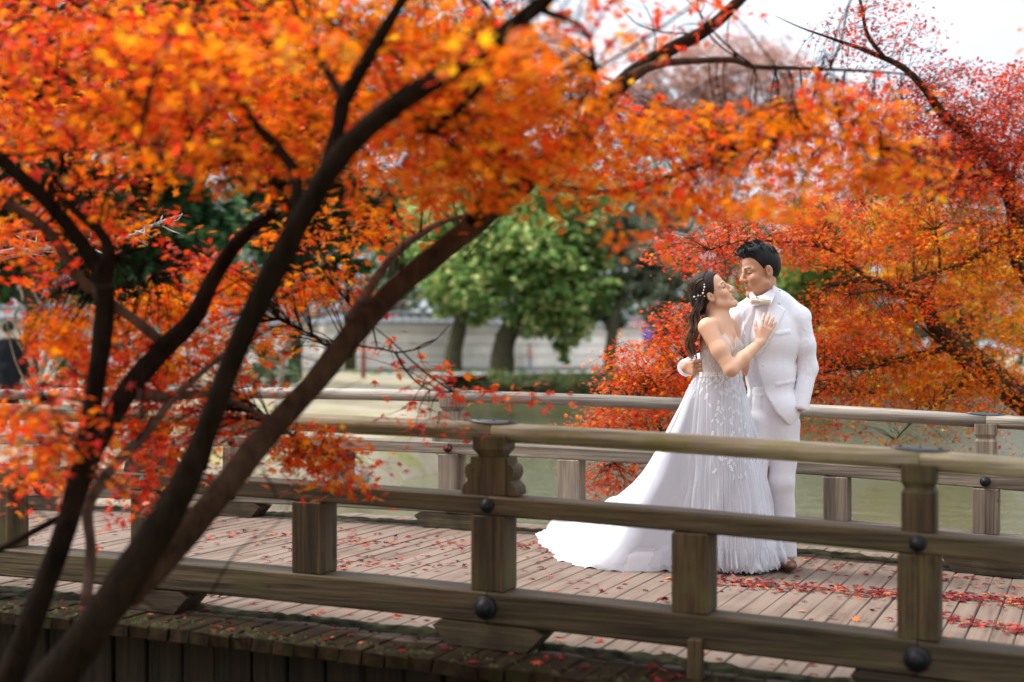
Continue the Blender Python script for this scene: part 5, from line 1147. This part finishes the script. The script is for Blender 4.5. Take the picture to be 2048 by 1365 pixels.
# ---------------- bride
OB = rel(1437, 1142, 7.69)
def B(px_, py_, y=0.0): return rel(px_, py_, 7.69+y)-OB
SKW = (.66, .385, .245)
hb = Head(B(1423, 590, 0), (.83, -.2, .51), (-.52, .0, .85), .985)
tf = unit((.88, -.47, 0)); ts = unit((-.47, -.88, 0)); TA = [ts, tf, (0, 0, 1)]
TC, WC = B(1436, 688, .0), B(1437, 742, .0)
def torso_w(sd, off=0.0):
    sd.ell(TC, (.138, .092, .14), TA, .03, off=off); sd.ell(WC+np.array([0, 0, .02]), (.108, .083, .12), TA, .04, off=off)
    for q in (-1, 1): sd.ell(TC+tf*.062+ts*q*.062+np.array([0, 0, -.012]), (.058, .052, .056), TA, .02, off=off)
    sd.ell(B(1437, 785, .0), (.068, .055, .08), TA, .03, off=off)
SHR = B(1414, 655, -.145); SHL = B(1459, 652, .12); ELR, WRR = B(1462, 740, -.235), B(1521, 684, -.115)
sd = SDF((-.26, -.42, -.01), (.44, .3, 1.70), .004)
hb.build(sd, False)
torso_w(sd); sd.cone(hb.L(0, -.028, -.055), B(1437, 640, .0), .049, .05, .025); sd.cone(B(1437, 635, 0), B(1437, 665, .0), .05, .08, .04)
sd.cone(SHR+np.array([.012, .02, .0]), B(1437, 643, 0), .045, .045, .04); sd.cone(SHL, B(1437, 643, 0), .044, .045, .04)
sd.chain([SHR, SHR*.45+ELR*.55, ELR], [.047, .043, .037], .03); sd.chain([ELR, ELR*.6+WRR*.4, WRR], [.036, .037, .024], .015)
sd.chain([SHL, B(1474, 710, .16), B(1500, 745, .17)], [.044, .038, .03], .02); sd.cone(B(1500, 745, .17), B(1512, 735, .16), .028, .018)
hand(sd, WRR, (.42, .16, .88), (-.9, -.05, .42), (.12, 1, -.05), .93, (.08, .04, .06, .12), .1, .2, (.55, .1), .022)
sd.chain([B(1430, 850, -.02), B(1432, 960, -.02), B(1437, 1100, .0)], [.055, .05, .035], .03); sd.chain([B(1450, 850, .06), B(1455, 960, .06), B(1460, 1100, .06)], [.055, .055, .035], .03)
bride = sdf_obj('person', sd, SKIN, None, lambda V: hb.tint(V, SKW, False), 1); bride.location = cw(OB[0], OB[1], OB[2]); bride.rotation_euler.z = YAW; BODY = sd
tag(bride, 'bride in strapless white lace gown with long train, hand on the groom\'s chest', 'person')
# bodice
DRESS = cloth('ivory_satin', (.72, .725, .755), .55, 300, .1, .3)
LINING = cloth('nude_lace_lining', (.66, .58, .54), .7, 300, .25, .2)
sd = SDF((-.22, -.2, .72), (.22, .2, 1.34), .005); torso_w(sd, .006)
sd.clip(sd.poly([(B(a, b_, -.05)[0], B(a, b_, -.05)[2]) for a, b_ in ((1384, 717), (1400, 706), (1414, 697), (1430, 688), (1440, 672), (1447, 667), (1455, 681), (1462, 698), (1468, 682), (1473, 672), (1490, 690), (1490, 762), (1384, 762))])+0*sd.grid()[1])
BOD = sd; sdf_obj('bodice', sd, LINING, bride, None, 1)
# skirt: flared surface with a train, an opaque under layer and sheer tulle over it
dk = -.004
hem_uv = [(1.47, 7.72), (1.30, 7.57), (1.05, 7.57), (.80, 7.60), (.56, 7.57), (.36, 7.70), (.23, 8.05), (.17, 8.50), (.20, 8.80), (.34, 8.86), (.60, 8.72), (.85, 8.45), (1.10, 8.20), (1.32, 8.02), (1.46, 7.88)]
hem = smoothpath(hem_uv+[hem_uv[0]], 14)[:-1]; hem = np.array([[p[0]-OB[0], p[1]-OB[1]] for p in hem])
wcx = WC[0]; wcy = WC[1]; ang = np.unwrap(np.arctan2(hem[:, 1]-wcy, hem[:, 0]-wcx))
NT = 420; th = np.linspace(ang[0], ang[0]-2*np.pi if ang[-1] < ang[0] else ang[0]+2*np.pi, NT, endpoint=False)
if ang[-1] < ang[0]: hx = np.interp(-th, -np.append(ang, ang[0]-2*np.pi), np.append(hem[:, 0], hem[0, 0])); hy = np.interp(-th, -np.append(ang, ang[0]-2*np.pi), np.append(hem[:, 1], hem[0, 1]))
else: hx = np.interp(th, np.append(ang, ang[0]+2*np.pi), np.append(hem[:, 0], hem[0, 0])); hy = np.interp(th, np.append(ang, ang[0]+2*np.pi), np.append(hem[:, 1], hem[0, 1]))
rad_h = np.hypot(hx-wcx, hy-wcy); ztop = B(0, 748, 0)[2]
def skirt_surface(seed, grow, amp, lift, nfold, NZ=64):
    rs = np.random.RandomState(seed); ts_ = np.linspace(0, 1, NZ); V = np.zeros((NZ, NT, 3)); tr = sstep((rad_h-.45)/.6)
    ph = [rs.rand()*6.28 for _ in range(8)]; fold = 0
    for i, kf in enumerate((nfold, nfold*1.63, nfold*.57, nfold*2.4)): fold = fold+np.sin(th*round(kf)+ph[i]+.8*np.sin(th*3+ph[i+4]))*(.5, .3, .5, .16)[i]
    am = .55+.3*np.sin(th*4+ph[3])+.35*np.sin(th*7+ph[1])+.15*np.sin(th*13+ph[2]); fold = fold*np.clip(am, .3, 1.3)
    for j, t in enumerate(ts_):
        h_lin = t**1.0; h_fl = np.interp(t, [0, .29, .53, .73, .87, .95, 1], [0, .135, .29, .46, .68, .86, 1])
        g = (1-tr)*np.interp(t, [0, .1, .3, 1], [0, .13, .34, 1.0])+tr*h_fl
        wx = wcx+ (.098+grow)*np.cos(th); wy = wcy+(.088+grow)*np.sin(th)
        R_ = g; x = wx+(hx-wx)*R_; y = wy+(hy-wy)*R_
        a = amp*(np.clip(t*1.4, 0, 1)**.8)*fold*(1+.25*tr); dx = np.cos(th); dy = np.sin(th)
        z = ztop*(1-t)+(dk+lift)*t+0*th
        z = z+np.where(t > .9, (t-.9)*10*.0+.02*tr*(.5+.5*fold)*np.sin(np.pi*min(1, (1-t)/.1)), 0)
        loose = .012*np.sin(9*t+th*4+ph[5])*t+.008*np.sin(23*t+th*7+ph[6])*t
        z = z+tr*np.clip((t-.55)/.3, 0, 1)*(.02*np.sin(x*27+ph[1])*np.sin(y*23+ph[2])+.014*np.sin(x*51+y*33+ph[3])+.03)*(lift > .002)
        z = z+tr*np.clip((t-.35)/.35, 0, 1)*.034*np.clip(fold*.6+.5, 0, 1.2)*(1-.6*np.clip((t-.9)/.1, 0, 1))
        V[j, :, 0] = x+dx*(a+grow*t+loose); V[j, :, 1] = y+dy*(a+grow*t+loose); V[j, :, 2] = np.maximum(z, dk+.004+lift+.014*np.clip(fold+.4, 0, 1)*tr)
        if t > .9: V[j, :, 2] += (.022*np.clip(fold, 0, 1)+.010*(1+np.sin(th*61+ph[0]*3+2*np.sin(th*9))))*(t-.9)/.1; V[j, :, 0] += .008*np.sin(th*47+ph[2]); V[j, :, 1] += .008*np.cos(th*53+ph[4])
    Ii = (np.arange(NZ-1)[:, None]*NT+np.arange(NT)[None]); I2 = (np.arange(NZ-1)[:, None]*NT+(np.arange(NT)+1)[None] % NT)
    return V, np.stack([Ii, Ii+NT, I2+NT, I2], -1).reshape(-1, 4)
def tulle(name, op, col):
    m, t, b = new_mat(name); d = t.nodes.new('ShaderNodeBsdfDiffuse'); d.inputs['Color'].default_value = (*col, 1); tr = t.nodes.new('ShaderNodeBsdfTranslucent'); tr.inputs['Color'].default_value = (*col, 1)
    m1 = t.nodes.new('ShaderNodeMixShader'); m1.inputs[0].default_value = .4; t.links.new(d.outputs[0], m1.inputs[1]); t.links.new(tr.outputs[0], m1.inputs[2])
    tp = t.nodes.new('ShaderNodeBsdfTransparent'); m2 = t.nodes.new('ShaderNodeMixShader'); lw = N(t, 'ShaderNodeLayerWeight'); lw.inputs['Blend'].default_value = .35
    mr = N2(t, lw.outputs['Facing'], 0, 1); ad = N(t, 'ShaderNodeMath', operation='MULTIPLY_ADD'); ad.inputs[1].default_value = 1-op; ad.inputs[2].default_value = op; t.links.new(mr, ad.inputs[0])
    t.links.new(ad.outputs[0], m2.inputs[0]); t.links.new(tp.outputs[0], m2.inputs[1]); t.links.new(m1.outputs[0], m2.inputs[2]); t.links.new(m2.outputs[0], t.nodes['Material Output'].inputs['Surface']); return m
TULLE = tulle('white_tulle', .3, (.84, .845, .88))
V0, F0 = skirt_surface(1, -.012, .017, .0, 13); put('underskirt', np_mesh('underskirt', V0.reshape(-1, 3), F0, DRESS, True), bride)
V1s, F1s = skirt_surface(2, .006, .020, .004, 19); put('tulle_skirt', np_mesh('tulle_skirt', V1s.reshape(-1, 3), F1s, TULLE, True), bride)
V2s, F2s = skirt_surface(5, .022, .024, .03, 26); put('tulle_skirt', np_mesh('tulle_skirt', V2s.reshape(-1, 3), F2s, TULLE, True), bride)
# lace sprigs on bodice and skirt
LACE = cloth('white_lace', (.85, .85, .86), .7); rs = np.random.RandomState(8); mb = MB()
def sprig(p, nrm, s):
    nrm = unit(nrm); a = unit(np.cross(nrm, (.2, .1, 1))); b_ = np.cross(nrm, a); q = rs.uniform(-.6, .6)+(math.pi/2)
    dx = a*math.cos(q)+b_*math.sin(q); dy = np.cross(nrm, dx)
    for k, (t, sdn) in enumerate(((-.9, 1), (-.9, -1), (-.2, 1), (-.2, -1), (.5, 1), (.5, -1), (1.0, 0))):
        c = p+dx*t*s; e = unit(dx*.8+dy*sdn*.8); w = np.cross(nrm, e); tip = c+e*s*.85; m_ = (c+tip)/2
        mb.add([c, m_+w*s*.2+nrm*.0015, tip, m_-w*s*.2+nrm*.0015], [(0, 1, 2, 3)])
for k in range(260):
    x = rs.uniform(-.14, .14); z = rs.uniform(B(0, 760)[2], B(0, 668)[2]); yy = BOD.surf(x, z)
    if yy is None: continue
    y2 = BOD.surf(x+.01, z); g = 0 if y2 is None else (y2-yy)/.01; sprig(np.array([x, yy-.003, z]), (g, -1, 0), rs.uniform(.006, .011))
for k in range(420):
    t = rs.rand()**2.2*.55; j = int(t*63); i = rs.randint(0, NT); p = V2s[j, i]; n_ = np.array([math.cos(th[i]), math.sin(th[i]), .3])
    if n_[1] < .3 and (t < .16 or p[0] > wcx-.05): sprig(p+n_*.004, n_, rs.uniform(.007, .014))
mb.build('lace_sprigs', LACE, bride)['kind'] = 'stuff'
# strap
mb = MB(); mb.tube([tuple(B(1414, 698, -.12)), tuple(B(1413, 680, -.125)), tuple(B(1414, 668, -.13))], .002, 5); mb.build('strap', LACE, bride)
# necklace and bracelet
mb = MB(); P = []
for a, b_ in ((1428, 634), (1434, 640), (1441, 647), (1447, 652), (1451, 646), (1455, 640)):
    p = B(a, b_, 0); yy = BODY.surf(p[0], p[2]); P.append((p[0], (yy if yy is not None else -.05)-.001, p[2]))
mb.tube(P, .0011, 5); mb.lathe([(.001, -.004), (.004, 0), (.001, .004)], 8, Matrix.Translation(P[3])); mb.build('necklace', GOLD, bride)
mb = MB(); wv = unit(WRR-ELR); c = WRR-wv*.035; a = unit(np.cross(wv, (0, 1, 0))); b_ = np.cross(wv, a)
mb.tube([tuple(c+(a*math.cos(q)+b_*math.sin(q))*.0285) for q in np.linspace(0, 6.283, 24)], .0008, 4); mb.build('bracelet', GOLD, bride)
# hair
sd = SDF(hb.O-np.array([.22, .2, .18]), hb.O+np.array([.18, .2, .2]), .0045)
hb.ell(sd, (0, -.008, .05), (.086, .099, .09), .01); hb.ell(sd, (0, -.075, .0), (.06, .05, .06), .03); hb.ell(sd, (0, -.09, -.04), (.032, .032, .034), .02)
X, Y, Z = sd.grid(); l = [((X-hb.O[0])*a[0]+(Y-hb.O[1])*a[1]+(Z-hb.O[2])*a[2])/hb.s for a in hb.A]
front = l[1]-(.022+.50*np.clip(l[2], -.05, .2)+.022*np.clip((.05-np.abs(l[0]))/.05, 0, 1)); low = -(l[2]+.075-1.0*np.clip(l[1]+.06, 0, .12))
sd.clip(np.maximum(front, low)*hb.s)
for q in (-1, 1): hb.ell(sd, (q*.09, -.002, -.018), (.03, .018, .028), .008, True)
HSD = sd; V1, F1 = sd.mesh(); V1 = relax(V1, F1, 2)
roots = []; paths = []; rs = np.random.RandomState(12); Vs = []; Fs = []; Cs = []
def lock(P, r, cf, sides=5):
    mb = MB(); n = len(P); rr = [max(.0007, r*(1-.85*max(0, (i/(n-1)-.55)/.45)**1.5)) for i in range(n)]; mb.tube([tuple(p) for p in P], rr, sides)
    b_ = sum(len(v) for v in Vs); Vs.append(np.array(mb.v)); Cs.append(np.array([cf((i//sides)/(n-1)) for i in range(len(mb.v))]))
    for f in mb.f:
        if len(f) == 4: Fs.append([x+b_ for x in f])
DKH, LTH = np.array((.022, .012, .008)), np.array((.27, .14, .075))
for k in range(280):                                                   # long waves down her back
    w = rs.uniform(-1, 1); dep = rs.uniform(-.13, .05); en = rs.uniform(.6, 1.0); ph = rs.uniform(0, 6.28)*.3
    cp = [(1401+6*w, 596+rs.uniform(-10, 8)), (1394+8*w, 622), (1388+10*w, 650), (1383+9*w, 678), (1381+9*w, 704), (1386+7*w, 728)]
    P = smoothpath([B(a, b_, dep*(.6+.4*min(1, i/2))) for i, (a, b_) in enumerate(cp)], 5); P = P[:int(len(P)*en)]
    P = [p+np.array([math.sin(i*.62+ph), math.cos(i*.62+ph)*.8, 0])*.009*min(1, i/6) for i, p in enumerate(P)]
    tn = rs.uniform(.3, 1.2); lock(P, rs.uniform(.0016, .0034), lambda t: DKH*(1-min(1, max(0, (t-.15)*1.3)))+LTH*tn*min(1, max(0, (t-.15)*1.3)))
for k in range(240):                                                   # strands combed back over the head to the twist
    x0 = rs.uniform(-.07, .075); z0 = .108-6.5*x0*x0+rs.uniform(-.01, .004); rf = math.sqrt(max(.05, 1-(x0/.089)**2)); a0 = 52+abs(x0)*260; P = [hb.L(x0*(1-.75*max(0, q-.55)/.45), -.008+.100*rf*math.cos(math.radians(a0+(212-a0)*q)), .05+.091*rf*math.sin(math.radians(a0+(212-a0)*q))) for q in (0, .2, .4, .6, .8, 1)]
    br_ = 1+1.4*rs.rand(); lock(smoothpath(P, 4), rs.uniform(.0012, .0026), lambda t: DKH*br_)
for k in range(0):                                                    # wisps by the ear
    P = [hb.L(.078, .03, .01-.004*k), hb.L(.082, .02, -.03), hb.L(.078, .035, -.055-.004*k), hb.L(.07, .055, -.06)]; lock(smoothpath(P, 4), .0006, lambda t: DKH*3, 4)
for k in range(10):
    P = [B(1385, 640, -.08), B(1374+rs.uniform(-4, 4), 655, -.08), B(1366+rs.uniform(-6, 6), 668+rs.uniform(-12, 12), -.08)]; lock(smoothpath(P, 4), .0012, lambda t: LTH*1.2, 4)
# curl of the twist
P = [hb.L(.02+.018*math.cos(q), -.118-.004*q/6, -.05+.018*math.sin(q)) for q in np.linspace(0, 7.5, 16)]; lock(P, .006, lambda t: LTH*.5)
Vh = np.concatenate([V1]+Vs); Fh = np.concatenate([F1, np.array(Fs)+len(V1)]); ch = np.concatenate([np.tile(DKH*1.2, (len(V1), 1))]+Cs)
put('hair', np_mesh('hair', Vh, Fh, HAIR, True, ch), bride)
# pearl hair vine
PEARL = plain('pearl', (.85, .82, .78), .25, .6, 0, .03); mbp = MB(); mbw = MB(); PP = []
for a, b_ in ((1404, 571), (1404.5, 576), (1403, 582), (1402, 588), (1398, 594), (1393, 593), (1386, 595), (1399, 603), (1405, 594), (1390, 600)):
    p = B(a, b_, 0); yy = HSD.surf(p[0], p[2]); PP.append(np.array([p[0], (yy if yy is not None else -.07)-.008, p[2]]))
for i, p in enumerate(PP):
    r = (.0035, .005, .0035, .0055, .005, .0055, .0055, .0055, .004, .004)[i]; mbp.lathe([(r*math.sin(a), -r*math.cos(a)) for a in np.linspace(.2, 2.94, 6)], 8, Matrix.Translation(p))
for ch_ in ((0, 1, 2, 3, 4), (4, 5, 6), (4, 7), (4, 8), (5, 9)): mbw.tube([tuple(PP[i]) for i in ch_], .0012, 4)
hv = mbw.build('hair_vine', GOLD, bride); mbp.build('pearls', PEARL, hv, True)

# ---------------- people across the pond
def walker(loc, rz, label, coat, trou, hair_c, h=1.7, res=.016, long_coat=False, skin=(.55, .32, .22)):
    k = h/1.72
    sd = SDF((-.36, -.26, 0), (.36, .3, 1.75), res)
    sd.ell((0, 0, 1.6), (.075, .092, .115), None, .02); sd.cone((0, 0, 1.5), (0, 0, 1.4), .05, .055); sd.ell((0, .0, 1.2), (.15, .09, .25), None, .03); sd.ell((0, 0, .93), (.14, .09, .12), None, .03)
    for q in (-1, 1):
        sd.chain([(q*.17, 0, 1.38), (q*.22, .02, 1.1), (q*.21, -.05, .86)], [.045, .035, .028]); sd.cone((q*.21, -.06, .84), (q*.2, -.07, .74), .03, .02); sd.chain([(q*.08, 0, .9), (q*.09, -.01, .5), (q*.09, .03*q, .08)], [.08, .055, .04]); sd.cone((q*.09, .03*q+.03, .035), (q*.1, .03*q-.13, .03), .035, .03)
    p = sdf_obj('person', sd, SKIN, None, lambda V: np.tile(np.array(skin), (len(V), 1)), 1); p.location = loc; p.rotation_euler.z = rz; p.scale = (k, k, k); tag(p, label, 'person', None)
    sd = SDF((-.4, -.28, .4), (.4, .3, 1.5), res); sd.ell((0, 0, 1.18), (.185, .125, .29), None, .04); sd.ell((0, 0, .95), (.18, .13, .2), None, .04); sd.cone((-.17, 0, 1.38), (.17, 0, 1.38), .06, .06, .04)
    if long_coat: sd.cone((0, 0, .95), (0, 0, .62), .16, .2, .05)
    for q in (-1, 1): sd.chain([(q*.18, 0, 1.37), (q*.235, .02, 1.1), (q*.22, -.05, .88)], [.065, .058, .048])
    sdf_obj('coat', sd, coat, p, None, 1)
    sd = SDF((-.3, -.22, .05), (.3, .2, 1.0), res); sd.ell((0, 0, .92), (.16, .11, .12), None, .03)
    for q in (-1, 1): sd.chain([(q*.08, 0, .9), (q*.09, -.01, .5), (q*.09, .03*q, .1)], [.095, .075, .062])
    sdf_obj('trousers', sd, trou, p, None, 1)
    sd = SDF((-.14, -.16, 1.48), (.14, .18, 1.78), res*.8); sd.ell((0, .012, 1.625), (.087, .098, .112), None, .02); X, Y, Z = sd.grid(); sd.clip(-(Y+.045+.5*(Z-1.6))+0*X)
    V, F = sd.mesh(); put('hair', np_mesh('hair', V, F, HAIR, True, np.tile(np.array(hair_c), (len(V), 1))), p); return p
BLK = plain('black_coat_cloth', (.009, .01, .013), .9, .15); GRY = plain('grey_jumper', (.2, .2, .22), .9, .15); PKC = plain('pinkish_top', (.55, .27, .22), .9, .15); JEAN = plain('light_jeans', (.3, .37, .48), .9, .15); DGR = plain('dark_trousers', (.025, .03, .03), .9, .15)
pb = rel(17, 0, 21.5); walker(cw(pb[0], 21.5, -.03), YAW+math.pi, 'person in a long black coat standing on the left bank, seen from behind', BLK, BLK, (.01, .009, .009), 1.68, .013, True)
pb = rel(1046, 0, 86); walker(cw(pb[0], 86, .08), YAW-.9, 'distant walker in grey top and dark trousers by the leaning trunk', GRY, DGR, (.02, .015, .012), 1.72, .03)
pb = rel(1060, 0, 85); walker(cw(pb[0], 85, .08), YAW+1.2, 'distant walker in pinkish top and light jeans by the leaning trunk', PKC, JEAN, (.12, .07, .04), 1.62, .03)
